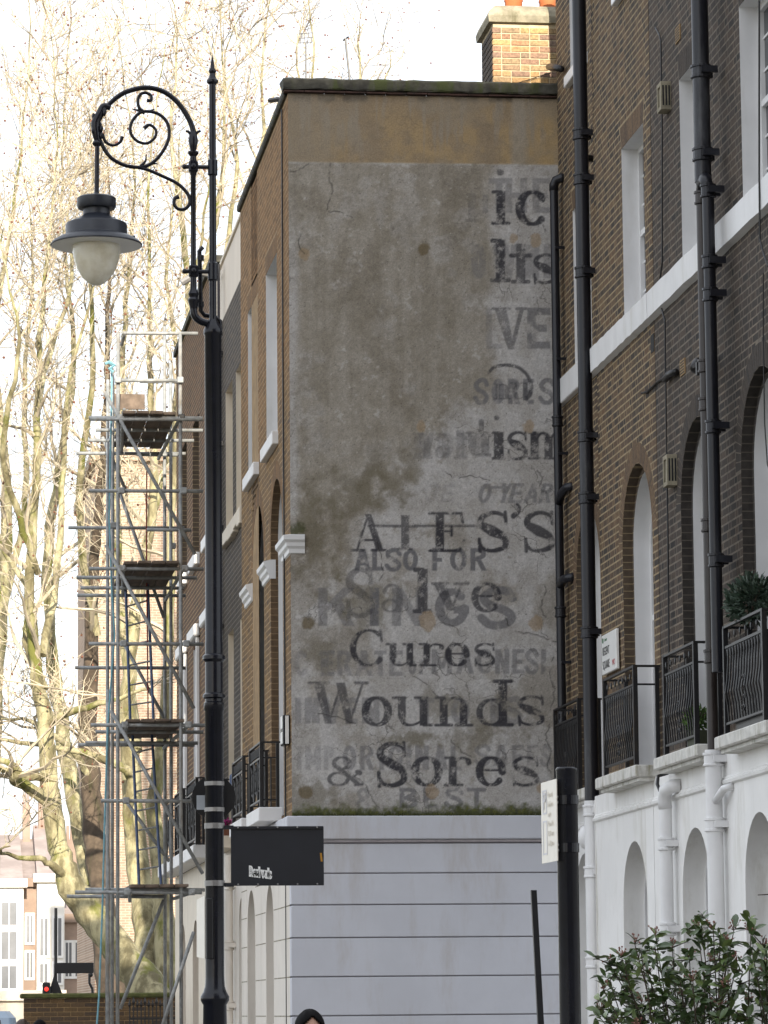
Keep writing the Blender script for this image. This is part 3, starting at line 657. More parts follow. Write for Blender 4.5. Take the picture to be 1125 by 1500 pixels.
def serif(ch, x0, x1, yt, yb, val=1.0, buf=None, st=.2):
    st *= 1.12
    g = G(dark if buf is None else buf, x0, x1, yt, yb, val); sf = .10; W = (x1-x0)/(yb-yt); k = st/W/2   # half stem in u
    def foot(u, v, a=1, b=1, d=.42):
        g.L([(u-a*d*st/W*1.9, v), (u+b*d*st/W*1.9, v)], sf)
    if ch in 'il':
        g.R(.5-k, .5+k, .02, .98); g.L([(.06, .04), (.94, .04)], sf); g.Q((.3, .05), (.7, .05), (.5+k, .22), (.5-k, .22)); g.L([(.08, .955), (.5, .955)], sf)
    elif ch == 't': g.R(.5-k, .5+k, .02, 1); g.L([(.1, .04), (.9, .04)], sf); g.L([(.02, .70), (.98, .70)], sf*1.1)
    elif ch == 'c': g.E(.52, .5, .40, .45, 40, 315, .10, st); g.L([(.84, .86), (.86, .72)], .12)
    elif ch == 'o': g.E(.5, .5, .38, .455, 0, 360, .10, st)
    elif ch == 'e': g.E(.5, .5, .38, .455, 0, 318, .10, st); g.L([(.14, .54), (.88, .54)], .075)
    elif ch in 'sS':
        g.S([(.88, .74), (.80, .90), (.5, .965), (.2, .86), (.16, .68), (.48, .52), (.82, .36), (.84, .14), (.5, .035), (.2, .10), (.1, .30)], [.06, .09, .10, .14, .17, st*1.1, .17, .14, .10, .09, .06])
        g.L([(.86, .98), (.88, .70)], .085); g.L([(.12, .02), (.10, .32)], .085)
    elif ch == 'u':
        g.R(.22-k, .22+k, .3, .97); g.R(.78-k, .78+k, .02, .97); g.S([(.22, .32), (.28, .1), (.48, .045), (.7, .16), (.78, .34)], [st*.9, .12, .08, .08, .1])
        g.L([(.0, .955), (.3, .955)], sf); g.L([(.56, .955), (.86, .955)], sf); g.L([(.78, .04), (.99, .04)], sf)
    elif ch == 'n':
        g.R(.22-k, .22+k, .02, .97); g.R(.76-k, .76+k, .02, .68); g.S([(.24, .68), (.38, .9), (.56, .945), (.72, .84), (.76, .64)], [.08, .09, .10, .14, st*.95])
        g.L([(0, .955), (.26, .955)], sf); g.L([(.0, .04), (.44, .04)], sf); g.L([(.56, .04), (.98, .04)], sf)
    elif ch == 'm':
        for u in (.14, .5, .86): g.R(u-k, u+k, .02, .80); g.L([(u-.14, .04), (u+.14, .04)], sf)
        g.R(.14-k, .14+k, .5, .97); g.L([(0, .955), (.16, .955)], sf)
        for u in (.14, .5): g.S([(u+.04, .68), (u+.14, .9), (u+.24, .93), (u+.33, .84), (u+.36, .68)], [.08, .1, .11, .15, st])
    elif ch == 'r':
        g.R(.28-k, .28+k, .02, .97); g.L([(.0, .04), (.62, .04)], sf); g.L([(.02, .955), (.30, .955)], sf)
        g.S([(.30, .62), (.42, .86), (.62, .945), (.84, .90)], [.08, .09, .10, .10]); g.L([(.84, .84), (.85, .80)], .21)
    elif ch == 'v':
        g.Q((.02, .98), (.38, .98), (.62, .04), (.42, .04)); g.L([(.82, .95), (.54, .08)], .08); g.L([(0, .955), (.44, .955)], sf); g.L([(.62, .955), (1, .955)], sf)
    elif ch == 'd':
        g.R(.74-k, .74+k, .02, .98); g.E(.42, .30, .34, .27, 40, 340, .055, st*.72); g.L([(.50, .97), (.98, .97)], sf*.8); g.L([(.5, .03), (1, .03)], sf*.8)
    elif ch == 'a':
        g.E(.36, .25, .24, .2, 0, 360, .06, .13); g.R(.66-k, .66+k, .02, .7); g.S([(.16, .74), (.28, .92), (.5, .94), (.64, .82), (.66, .6)], [.15, .1, .09, .14, st])
    elif ch == 'C':
        g.E(.56, .5, .46, .46, 48, 318, .06, st*.9); g.L([(.90, .96), (.94, .68)], .075); g.L([(.88, .24), (.8, .15)], .07)
    elif ch == 'W':
        g.Q((.08, .97), (.26, .97), (.40, .03), (.28, .03)); g.L([(.34, .05), (.56, .95)], .055); g.Q((.46, .97), (.62, .97), (.76, .03), (.64, .03)); g.L([(.70, .05), (.92, .95)], .055)
        g.L([(0, .965), (.34, .965)], .06); g.L([(.80, .965), (1, .965)], .07)
    elif ch == 'A':
        g.L([(.16, .04), (.47, .96)], .06); g.Q((.38, .98), (.56, .98), (.92, .03), (.70, .03)); g.L([(.26, .30), (.68, .30)], .06); g.L([(0, .035), (.34, .035)], .07); g.L([(.58, .035), (1, .035)], .07)
    elif ch == 'T':
        g.R(.5-k, .5+k, .02, .95); g.L([(.02, .64), (.98, .64)], .06); g.L([(.24, .035), (.76, .035)], .07)
    elif ch == 'E':
        g.R(.30-k, .30+k, .02, .98); g.L([(.02, .04), (.84, .04)], .075); g.L([(.84, .06), (.95, .28)], .075); g.L([(.02, .965), (.88, .965)], .07); g.L([(.88, .94), (.92, .74)], .075); g.L([(.36, .52), (.62, .52)], .05); g.L([(.62, .42), (.62, .64)], .07)
    elif ch == 'V':
        g.Q((.04, .97), (.40, .97), (.66, .0), (.46, .0)); g.L([(.88, .94), (.58, .06)], .10); g.L([(0, .96), (.5, .96)], .07); g.L([(.72, .96), (1, .96)], .07)
    elif ch == '&':
        g.E(.40, .76, .22, .19, 0, 360, .06, .15); g.E(.30, .24, .26, .2, 60, 350, .06, .13); g.L([(.28, .62), (.86, .08)], .15); g.L([(.58, .2), (.88, .44)], .07); g.L([(.84, .46), (.9, .44)], .17); g.L([(.78, .05), (.98, .07)], .09)
def sans(ch, x0, x1, yt, yb, val=.8, w=.19, slant=0, buf=None):
    g = G(grey if buf is None else buf, x0, x1, yt, yb, val, slant); W = (x1-x0)/(yb-yt); k = w/W; h = w
    def V(u): g.R(u, u+k, 0, 1)
    def H(v, u0=0, u1=1): g.R(u0, u1, v, v+h*.8)
    if ch == 'I': V(.5-k/2)
    elif ch == 'L': V(0); H(0)
    elif ch == 'E': V(0); H(0); H(1-h*.8); H(.5-h*.4, 0, .85)
    elif ch == 'F': V(0); H(1-h*.8); H(.48-h*.4, 0, .85)
    elif ch == 'T': V(.5-k/2); H(1-h*.8)
    elif ch == 'H': V(0); V(1-k); H(.5-h*.4)
    elif ch == 'N': V(0); V(1-k); g.Q((0, 1), (k*1.1, 1), (1, 0), (1-k*1.1, 0))
    elif ch == 'M': V(0); V(1-k); g.Q((0, 1), (k, 1), (.5+k/2, .2), (.5-k/2, .2)); g.Q((1-k, 1), (1, 1), (.5+k/2, .2), (.5-k/2, .2))
    elif ch == 'A': g.Q((.5-k*.6, 1), (.5+k*.5, 1), (k, 0), (0, 0)); g.Q((.5-k*.5, 1), (.5+k*.6, 1), (1, 0), (1-k, 0)); H(.24, .25, .75)
    elif ch == 'V': g.Q((0, 1), (k, 1), (.5+k*.5, 0), (.5-k*.6, 0)); g.Q((1-k, 1), (1, 1), (.5+k*.6, 0), (.5-k*.5, 0))
    elif ch == 'W':
        for u in (0, .5-k/3): g.Q((u, 1), (u+k*.8, 1), (u+.28+k*.3, 0), (u+.28-k*.5, 0)); g.Q((u+.5-k*.6, 1), (u+.5+k*.2, 1), (u+.28+k*.3, 0), (u+.28-k*.4, 0))
    elif ch == 'K': V(0); g.Q((1-k*1.3, 1), (1, 1), (k, .36), (k, .58)); g.Q((.36, .62), (.36+k, .72), (1, 0), (1-k*1.25, 0))
    elif ch == 'Y': g.Q((0, 1), (k, 1), (.5+k*.5, .4), (.5-k*.5, .4)); g.Q((1-k, 1), (1, 1), (.5+k*.5, .4), (.5-k*.5, .4)); g.R(.5-k/2, .5+k/2, 0, .45)
    elif ch == 'O': g.E(.5, .5, .5-k/2, .5-h*.4, 0, 360, h*.85, h)
    elif ch == 'C': g.E(.52, .5, .5-k/2, .5-h*.4, 45, 315, h*.85, h)
    elif ch == 'G': g.E(.5, .5, .5-k/2, .5-h*.4, 45, 355, h*.85, h); H(.34, .55, 1)
    elif ch == 'D': V(0); g.E(.25, .5, .75-k/2, .5-h*.4, -90, 90, h*.8, h); H(0, 0, .4); H(1-h*.8, 0, .4)
    elif ch in 'PRB':
        V(0); g.E(.45, .74, .5-k/2, .26-h*.4, -90, 90, h*.75, h); H(1-h*.8, 0, .5); H(.48-h*.3, 0, .5)
        if ch == 'R': g.Q((.35, .5), (.35+k, .5), (1, 0), (1-k*1.1, 0))
        if ch == 'B': g.E(.48, .27, .52-k/2, .27-h*.4, -90, 90, h*.75, h); H(0, 0, .5)
    elif ch in 'S3J&8':
        if ch == 'S': g.S([(.92, .76), (.74, .93), (.4, .93), (.12, .76), (.3, .57), (.7, .44), (.9, .25), (.66, .07), (.3, .07), (.06, .24)], [h*.9]*10)
        elif ch == 'J': g.S([(.7, 1), (.7, .3), (.45, .07), (.1, .22)], [h]*4); H(1-h*.8, .1, 1)
        else: g.E(.5, .73, .32, .2, 0, 360, h*.8, h*.8); g.E(.5, .27, .4, .2, 0, 360, h*.8, h*.8)
def word(f, s, xs, yt, yb, **k):
    for ch, (a, b) in zip(s, xs): f(ch, a, b, yt, yb, **k)
def spread(s, x0, x1, gap=.16, narrow='I'):
    ws = [.45 if c in 'I' else (1.25 if c in 'MW' else (.55 if c == ' ' else 1.)) for c in s]; tot = sum(ws)+gap*(len(s)-1); out = []; x = x0; q = (x1-x0)/tot
    for w_ in ws: out.append((x, x+w_*q)); x += (w_+gap)*q
    return out
# dark upper layer
stroke(dark, [(732.5, 252.5), (733, 252.5)], 10, .8); serif('i', 720, 747, 279, 329, .95, st=.24); serif('c', 756, 802, 279, 331, .95, st=.24)
stroke(dark, [(706, 336), (706.5, 336)], 0.1, 0); serif('l', 719, 747, 350, 413, .95, st=.2); serif('t', 748, 777, 357, 415, .9, st=.21); serif('s', 779, 818, 372, 416, .95, st=.25)
serif('i', 683, 700, 283, 325, .28, st=.24)
serif('V', 722, 770, 450, 512, .62); sans('E', 772, 806, 451, 511, .6, .22); sans('L', 712, 735, 452, 511, .3, .15)
c_ = crom([(716, 546), (724, 538), (740, 535), (758, 538), (772, 550), (778, 566), (776, 578), (770, 584)]); stroke(dark, c_, np.interp(np.linspace(0, 1, len(c_)), [0, .5, 1], [4.5, 5, 7]), .9)
serif('n', 724, 748, 562, 585, .6, st=.25); serif('u', 748, 775, 560, 585, .6, st=.25)
word(sans, 'SORES', [(695, 715), (720, 739), (744, 762), (766, 782), (790, 812)], 555, 592, val=.62, w=.2)
stroke(dark, [(727, 612), (728, 612)], 7, .75); stroke(dark, [(705, 618), (705, 632)], 8, .6)
serif('i', 721, 740, 632, 673, .95, st=.32); serif('s', 742, 774, 632, 674, .97, st=.26); serif('m', 775, 832, 632, 673, .95, st=.27); serif('n', 606, 632, 634, 672, .32, st=.25); serif('a', 636, 662, 634, 672, .34, st=.25); serif('t', 664, 684, 630, 672, .36, st=.25); serif('u', 684, 718, 632, 668, .52, st=.3)
word(sans, 'VOTE', spread('VOTE', 612, 720), 634, 670, val=.25, w=.22)
word(sans, 'O YEAR', [(698, 716), (716, 720), (728, 744), (744, 764), (766, 786), (788, 806)], 708, 737, val=.52, w=.2, slant=.25)
word(sans, 'JE', [(622, 640), (645, 662)], 710, 735, val=.22, w=.2, slant=.2); stroke(grey, [(706, 714), (742, 714)], 4, .5)
serif('A', 515, 566, 752, 808, .92, st=.17); serif('T', 575, 612, 752, 806, .75, st=.2); serif('E', 628, 682, 750, 809, 1.0, st=.19); serif('S', 697, 747, 749, 809, .97, st=.22); serif('S', 765, 815, 749, 809, .98, st=.22)
stroke(dark, [(540, 770.5), (704, 770.5)], 4, .75)
stroke(dark, crom([(757, 741), (759, 744), (758, 750), (752, 756)]), 8, .95)
word(sans, 'ALSO', [(519, 543), (545, 562), (565, 587), (590, 612)], 804, 836, val=.85, w=.22); word(sans, 'FOR', [(633, 650), (659, 684), (689, 713)], 803, 836, val=.78, w=.22)
serif('S', 506, 548, 832, 905, .5, st=.14); serif('a', 556, 600, 855, 898, .5, st=.2); serif('l', 606, 632, 832, 898, .88, st=.2); serif('v', 633, 686, 853, 896, .72, st=.22); serif('e', 690, 735, 853, 897, .97, st=.22)
word(sans, 'K', [(466, 520)], 861, 917, val=.46, w=.24); sans('I', 537, 560, 861, 917, .74, .24); sans('N', 574, 622, 861, 917, .46, .24); sans('G', 637, 687, 862, 918, .62, .24); sans('S', 702, 755, 862, 919, .62, .25)
serif('C', 512, 562, 921, 977, .92, st=.17); word(serif, 'ures', [(566, 610), (614, 653), (652, 688), (693, 727)], 942, 976, val=.97, st=.26)
word(sans, 'C', [(430, 452)], 953, 990, val=.32, w=.2); word(sans, 'TERATE', [(468, 488), (470, 490), (494, 516), (520, 546), (548, 566), (570, 590)], 953, 990, val=.45, w=.2)
word(sans, 'OF', [(598, 610), (614, 624)], 967, 988, val=.5, w=.24); word(sans, 'MAGNESI', [(632, 662), (668, 694), (698, 722), (725, 746), (750, 768), (770, 788), (792, 800)], 951, 987, val=.5, w=.2)
serif('W', 452, 538, 998, 1062, .72, st=.15); word(serif, 'oun', [(530, 574), (576, 633), (638, 692)], 1020, 1064, val=.95, st=.24); serif('d', 698, 750, 996, 1064, .95, st=.17); serif('s', 756, 800, 1019, 1063, .98, st=.24)
word(sans, 'INVENTORS', [(433, 440), (446, 468), (472, 500), (506, 524), (530, 556), (612, 636), (660, 688), (718, 738), (738, 764)], 1022, 1060, val=.42, w=.24)
serif('&', 480, 532, 1107, 1152, .8); serif('S', 550, 598, 1087, 1153, .95, st=.17); word(serif, 'ores', [(602, 648), (652, 692), (697, 741), (748, 792)], 1108, 1152, val=.98, st=.24)
word(sans, 'IMP', [(434, 442), (447, 470), (474, 490)], 1093, 1128, val=.26, w=.2); word(sans, 'ORIGINAL', [(502, 522), (527, 548), (556, 562), (568, 590), (596, 602), (608, 628), (634, 656), (660, 676)], 1092, 1128, val=.48, w=.2); word(sans, 'SAFES', [(695, 718), (722, 746), (750, 768), (772, 788), (792, 806)], 1091, 1122, val=.42, w=.2)
sans('&', 522, 542, 1154, 1188, .4, .2); word(sans, 'BEST', [(585, 612), (620, 640), (652, 678), (684, 712)], 1154, 1184, val=.62, w=.24)
# faint words left at the top right
word(sans, 'THE', [(716, 746), (740, 772), (780, 806)], 261, 312, val=.42, w=.2); word(sans, 'OWNE', [(690, 712), (722, 758), (768, 790), (796, 816)], 358, 408, val=.40, w=.2)
sans('I', 704, 718, 285, 312, .3, .3); word(sans, 'S', [(690, 714)], 372, 408, val=.18, w=.14)
# cracks
for P in ([(484, 238), (482, 262), (486, 280), (478, 310)], [(478, 310), (500, 312), (520, 322)], [(425, 252), (440, 248), (452, 238)], [(440, 340), (438, 362), (446, 372)],
          [(742, 906), (745, 918), (760, 926), (780, 929), (800, 936), (816, 940)], [(606, 990), (624, 1002), (634, 1014), (642, 1020)], [(520, 1138), (535, 1150), (546, 1170), (556, 1186)], [(450, 1040), (470, 1046), (500, 1052), (530, 1066)],
          [(806, 1060), (800, 1080), (806, 1100), (802, 1124), (812, 1140)], [(660, 1084), (676, 1100), (690, 1108)], [(796, 330), (802, 352), (806, 372)], [(786, 690), (794, 702), (790, 714), (800, 722)], [(812, 960), (804, 985), (812, 1010), (806, 1040)],
          [(552, 790), (560, 830), (556, 850)], [(788, 850), (800, 866), (792, 890), (800, 905)], [(650, 690), (668, 700), (690, 697), (720, 705)]):
    c_ = crom(P, 5); c_ += np.random.RandomState(int(P[0][0])).uniform(-1.6, 1.6, c_.shape); stroke(crack, c_, 1.5, .8, .8)
# colour of the wall
n1 = fbm(5, 13, SH, 1); n2 = fbm(16, 40, SH, 2); n3 = fbm(50, 130, SH, 3, 4); st_ = fbm(40, 10, SH, 4, 5); n4 = fbm(120, 300, SH, 5, 3); n5 = fbm(9, 24, SH, 6)
def col(c): return np.array(c)[None, None, :]*np.ones(SH+(1,))
def mx(a, b, f): return a + (b-a)*f[..., None]
bare = mx(col((.228, .205, .168)), col((.292, .268, .232)), sstep(.32, .68, n2*.55+st_*.45))
bare = mx(bare, col((.175, .152, .118)), .55*sstep(.54, .70, n1))
pale = mx(col((.365, .350, .335)), col((.435, .425, .42)), sstep(.35, .65, n2))
wob = (n5-.5)*130 + (n2-.5)*60
fp = sstep(-12, 14, PX-718+wob*.25)*sstep(236, 246, PY)
fp = np.maximum(fp, sstep(-30, 40, PX-(690-(PY-560)*.75)+wob)*sstep(540, 620, PY+wob*.4))
fp = np.maximum(fp, sstep(735, 760, PY+wob*.25)*sstep(495, 520, PX+wob*.25))
fp = np.maximum(fp, sstep(800, 900, PY+wob*.7))
fp = np.maximum(fp, sstep(442, 430, PX+wob*.06)*sstep(250, 420, PY)*.75)
fp = np.maximum(fp, .38*sstep(.56, .72, n5))
fp *= 1-.8*sstep(.60, .70, n2*.5+n3*.25+n5*.25)*sstep(1300, 600, PY)
fp *= 1-.55*sstep(.53, .62, n1)*sstep(700, 780, PY)
alb = mx(bare, pale, np.clip(fp, 0, 1)*.9)
n7 = np.random.RandomState(19).rand(*SH)
alb = alb*(1+.34*(n4-.5)+.16*(n7-.5))[..., None]
alb = mx(alb, col((.50, .49, .48)), .36*sstep(.60, .72, n3*.5+n4*.2+n2*.3))      # chalky flecks
alb = mx(alb, col((.46, .44, .41)), .8*sstep(.9965, .999, n7)*sstep(.45, .55, n5)); alb = mx(alb, col((.07, .06, .05)), .7*sstep(.006, .002, n7))
alb = mx(alb, col((.15, .13, .10)), .35*sstep(.60, .72, n3*.5+n5*.5))
for (x, y, rx, ry, a) in ((575, 700, 60, 34, .4), (520, 715, 60, 30, .4), (455, 800, 40, 60, .5), (610, 1080, 45, 16, .7), (540, 885, 55, 36, .5), (475, 875, 30, 26, .5), (470, 960, 28, 24, .45), (690, 1078, 60, 24, .4), (455, 1160, 34, 26, .5), (640, 1040, 34, 24, .4), (720, 1050, 60, 30, .3)):
    d = np.hypot((PX-x)/rx, (PY-y)/ry) + (n2-.5)*2.2 + (n3-.5)*1.2; alb = mx(alb, col((.125, .108, .07)), a*sstep(1.15, .35, d))
n6 = np.random.RandomState(9).rand(*SH); wear = .25+.75*sstep(.36, .54, n3*.42+n4*.33+n2*.25+(n6-.5)*.16 + .045); wear2 = sstep(.30, .52, n2*.5+n3*.5+.045)
alb = mx(alb, col((.128, .126, .134)), np.clip(grey*1.25*wear2, 0, .92))
alb = mx(alb, col((.034, .033, .040)), np.clip(dark*wear*wear2**.55*(.88+.12*sstep(.35, .6, n5)), 0, .95))
for (x, y, r_) in ((752, 348, 7), (784, 352, 9), (617, 625, 8), (774, 624, 9), (626, 910, 13), (785, 912, 11), (632, 1161, 11), (795, 1154, 9), (432, 213, 10), (446, 372, 9)):      # buff filler patches
    d = np.hypot(PX-x, (PY-y)*.85) + (n3-.5)*9; alb = mx(alb, col((.285, .205, .12)), .62*sstep(r_+.5, r_-2.5, d))
for (x, y, r_) in ((451, 912, 9), (620, 365, 8), (447, 1160, 11)):
    d = np.hypot(PX-x, PY-y) + (n3-.5)*8; alb = mx(alb, col((.13, .10, .055)), .8*sstep(r_+2, r_-2, d))
alb = mx(alb, col((.035, .032, .03)), np.clip(crack*sstep(.3, .5, n3), 0, 1))
# ochre band under the coping
ob = sstep(239, 236, PY-(PX-420)*.010)
och = mx(col((.235, .175, .11)), col((.355, .245, .115)), sstep(.36, .62, n5*.5+n2*.5)*sstep(395, 660, PX)**.6*(.35+.65*sstep(150, 205, PY)))
och = mx(och, col((.40, .275, .125)), .85*sstep(762, 790, PX)*sstep(150, 185, PY)); och = mx(och, col((.26, .225, .18)), .8*sstep(.52, .66, st_)*sstep(255, 180, PY+wob*.3))
och = mx(och, col((.30, .27, .225)), sstep(745, 756, PX+wob*.06)*sstep(778, 766, PX+wob*.06)*.8)
och = mx(och, col((.055, .045, .038)), .9*sstep(.47, .60, vnoise(22, 1, SH, 55)*.6+st_*.4)*sstep(153, 144, PY+(n3-.5)*9)); och = mx(och, col((.10, .085, .065)), .22*sstep(.57, .7, n3))
och = mx(och, col((.25, .215, .165)), .28+.35*sstep(.45, .62, n1)); alb = mx(alb, och, ob)
ln = np.exp(-((PY-(PX-420)*.010-238.5)/1.6)**2); alb = mx(alb, col((.34, .33, .31)), .6*ln*sstep(.4, .6, n2))
moss = sstep(1172, 1192, PY+(n3-.5)*26+(n2-.5)*20); alb = mx(alb, col((.055, .062, .018)), moss*.95); alb = mx(alb, col((.11, .115, .03)), moss*sstep(.5, .62, n4)*.7)
d = np.hypot((PX-436)/17, (PY-776)/10)+(n3-.5)*1.4; alb = mx(alb, col((.05, .055, .02)), .8*sstep(1.1, .5, d))
alb = alb*1.1
relief = .010*(n2-.5) + .006*(n3-.5) + .003*(fp-.5) + .014*(n1-.5) + .004*(1-ob)
me = bpy.data.meshes.new('end_wall')
V = np.stack([WX, GY - relief, WZ], -1).reshape(-1, 3).astype(np.float32)
ii = np.arange(nx*nz).reshape(nz, nx)
Fq = np.stack([ii[:-1, :-1], ii[:-1, 1:], ii[1:, 1:], ii[1:, :-1]], -1).reshape(-1, 4).astype(np.int32)
me.vertices.add(len(V)); me.vertices.foreach_set('co', V.ravel()); me.loops.add(Fq.size); me.loops.foreach_set('vertex_index', Fq.ravel())
me.polygons.add(len(Fq)); me.polygons.foreach_set('loop_start', np.arange(0, Fq.size, 4, dtype=np.int32)); me.polygons.foreach_set('use_smooth', np.ones(len(Fq), bool)); me.update()
at = me.attributes.new('pigment', 'FLOAT_COLOR', 'POINT'); rgba = np.concatenate([np.clip(alb, 0, 1), fp[..., None]], -1).astype(np.float32); at.data.foreach_set('color', rgba.ravel())
m, t, b = nodes('weathered_painted_render'); an = N(t, 'ShaderNodeAttribute', attribute_name='pigment')
o_ = mixc(t, ramp(t, noise(t, 60, 5, .7), .25, .75), (.80, .80, .80), (1.18, 1.18, 1.18)); o_ = mixc(t, 1.0, an.outputs['Color'], o_, 'MULTIPLY')
vo = N(t, 'ShaderNodeTexVoronoi', feature='DISTANCE_TO_EDGE'); vo.inputs['Scale'].default_value = 3.2; g = N(t, 'ShaderNodeNewGeometry')      # fine map cracking of the old paint
nz_ = N(t, 'ShaderNodeTexNoise'); nz_.inputs['Scale'].default_value = 5; nz_.inputs['Detail'].default_value = 5; t.links.new(g.outputs['Position'], nz_.inputs['Vector'])
va = N(t, 'ShaderNodeVectorMath', operation='MULTIPLY_ADD'); t.links.new(nz_.outputs['Color'], va.inputs[0]); va.inputs[1].default_value = (.35, .35, .35); t.links.new(g.outputs['Position'], va.inputs[2]); t.links.new(va.outputs[0], vo.inputs['Vector'])
ck = N(t, 'ShaderNodeMath', operation='MULTIPLY'); t.links.new(ramp(t, vo.outputs['Distance'], .028, .006), ck.inputs[0]); t.links.new(ramp(t, noise(t, 1.4, 4), .48, .62), ck.inputs[1])
ck2 = N(t, 'ShaderNodeMath', operation='MULTIPLY'); t.links.new(ck.outputs[0], ck2.inputs[0]); t.links.new(an.outputs['Alpha'], ck2.inputs[1]); ck3 = N(t, 'ShaderNodeMath', operation='MULTIPLY'); t.links.new(ck2.outputs[0], ck3.inputs[0]); ck3.inputs[1].default_value = .6
o_ = mixc(t, ck3.outputs[0], o_, (.07, .065, .06))
t.links.new(o_, b.inputs['Base Color']); b.inputs['Roughness'].default_value = .92; b.inputs['Specular IOR Level'].default_value = .2; bump(t, b, noise(t, 70, 5, .7), .55, .006)
me.materials.append(m); ew = bpy.data.objects.new('end_wall', me); C.objects.link(ew); ew.parent = gab
ew['label'] = 'weathered grey rendered wall with layered faded advertising lettering'
# tufts of moss grass on the ledge
mb = MB()
for i in range(900):
    x = rnd.uniform(XL, 7.3); h = rnd.uniform(.015, .05)*(1.8 if rnd.random() < .04 else 1); y = GY-.015-rnd.random()*.05
    mb.add([(x-.006, y, 3.79), (x+.006, y, 3.79), (x+rnd.uniform(-.02, .02), y-.01, 3.79+h)], [(0, 1, 2)])
M['moss'] = plain('moss', (.07, .08, .02), .95, .5, 30)
mb.build('ledge_moss', M['moss'], gab, kind='stuff')
# coping
mb = MB(); n = 40; lo_, hi_ = [], []
prof_ = [(.10, 12.20), (-.055, 12.20), (-.065, 12.215), (-.065, 12.315), (-.045, 12.335), (.42, 12.37)]
rows = [[(4.11+(7.33-4.11)*i/n, GY+y+rnd.uniform(-.006, .006), z+rnd.uniform(-.007, .007)+(.0 if j else 0)) for j, (y, z) in enumerate(prof_)] for i in range(n+1)]
for i in range(n): mb.strip(rows[i], rows[i+1])
mb.ngon(rows[0]); mb.build('coping', M['soot_stone'], gab)
mb = MB(); x = 4.12
while x < 7.3:
    L = .24; mb.box(x, min(x+L-.006, 7.32), GY-.045+rnd.uniform(-.008, .008), GY+.06, 12.168+rnd.uniform(0, .004), 12.188); x += L
mb.build('tile_creasing', M['tile'], gab)
# stucco base of the end wall
MB().cbox(XL-.07, 7.33, GY-.075, GY+.12, 3.53, 3.795, .012).build('plat_band', M['lilac'], gab)
MB().cbox(XL-.045, 7.33, GY-.05, GY+.12, 3.495, 3.528, .008).build('band_moulding', plain('brown_stained_moulding', (.40, .37, .385), .7, .2, 6), gab)
zs = [3.488, 3.149, 2.796, 2.428, 1.993, 1.558, 1.12, .68, .24, 0]
for i in range(len(zs)-1):
    MB().cbox(XL-.02, 7.33, GY-.03, GY+.12, zs[i+1]+.007, zs[i]-.007, .006).build('stucco_course', M['lilac'], gab)
MB().box(XL+.005, 7.33, GY-.012, GY+.11, 0, 3.5).build('stucco_backing', plain('stucco_joint', (.22, .21, .23), .8, .1, 4), gab)
# front of the gable house (faces -X)
G2 = [op('rect', 42.96, 44.34, 8.42, 10.58), op('rect', 45.46, 46.86, 8.42, 10.58)]
G1 = [op('arch', 42.42, 43.89, 3.84, 7.88), op('arch', 44.79, 46.33, 3.84, 7.89)]
GG = [op('arch', 43.55, 44.50, .9, 3.11), op('arch', 45.95, 47.05, .9, 3.13)]
brick_face(gab, XL, GY+.002, 47.93, 3.80, 12.16, G2+G1, M['brickL'], M['brown_mortar'], M['rubbedL'], 11)
mb = MB(); panel(mb, XL-.02, GY+.12, 47.93, 0, 3.53, GG); mb.build('stucco_front', M['stucco_warm'], gab)
for z in zs[1:-1]:
    for s, e in ((GY+.13, 43.5), (44.55, 45.9), (47.1, 47.9)): MB().box(XL-.0215, XL-.0195, s, e, z-.006, z+.006).build('stucco_joint', M['cement'], gab)
MB().cbox(XL-.07, XL+.1, GY+.121, 47.92, 3.53, 3.795, .012).build('plat_band', M['lilac'], gab)
for o in GG: reveal(gab, XL-.02, o, .22, M['stucco_warm']); sash_window(gab, XL+.18, o, M['white'], bars=(2, 2))
for o in G2:
    reveal(gab, XL, o, .17, M['white']); sash_window(gab, XL+.15, o, M['white'])
    MB().cbox(XL-.075, XL+.13, o['a0']-.08, o['a1']+.08, o['z0']-.16, o['z0'], .008).build('window_sill', M['white'], gab)
for o in G1:
    reveal(gab, XL, o, .085, M['reveal_orange'], name='brick_reveal'); annulus(gab, XL+.085, o, .05, M['reveal_orange'])
    reveal(gab, XL, o, .16, M['white'], x0=.086, g=.05); sash_window(gab, XL+.22, o, M['white'], g=.05, bars=(2, 4))
def impost(a0, a1, wrap=False):
    mb = MB(); P = [(x, z+.075) for x, z in ((0, 6.70), (-.02, 6.715), (-.025, 6.76), (-.05, 6.79), (-.055, 6.83), (-.085, 6.86), (-.09, 6.91), (.0, 6.93))]
    if wrap:
        rows = [[(XL+x, a1, z) for x, z in P], [(XL+x, a0+x, z) for x, z in P], [(XL+.165+x*.1, a0+x, z) for x, z in P]]
    else: rows = [[(XL+x, a1, z) for x, z in P], [(XL+x, a0, z) for x, z in P], [(XL+.06, a0+.002, z) for x, z in P]]
    mb.strip(rows[0], rows[1]); mb.strip(rows[1], rows[2]); mb.ngon(rows[0]); mb.ngon(rows[2]); mb.build('impost_moulding', M['white'], gab)
impost(GY, 42.41, True); impost(43.88, 44.80); impost(46.32, 47.3)
for o in G1:
    balcony(gab, XL, o['a0']+.42, o['a1']+.36, 3.97, 4.74, .22, 'lattice'); MB().cbox(XL-.27, XL+.02, o['a0']+.28, o['a1']+.45, 3.80, 3.965, .01).build('balcony_slab', M['white'], gab)
MB().box(XL+.44, XL+8, GY+.14, 47.93, 0, 12.1).build('inner_shell', M['dark'], gab)
mb = MB(); P = [(.30, 12.16), (-.03, 12.16), (-.045, 12.18), (-.045, 12.24), (.30, 12.27)]
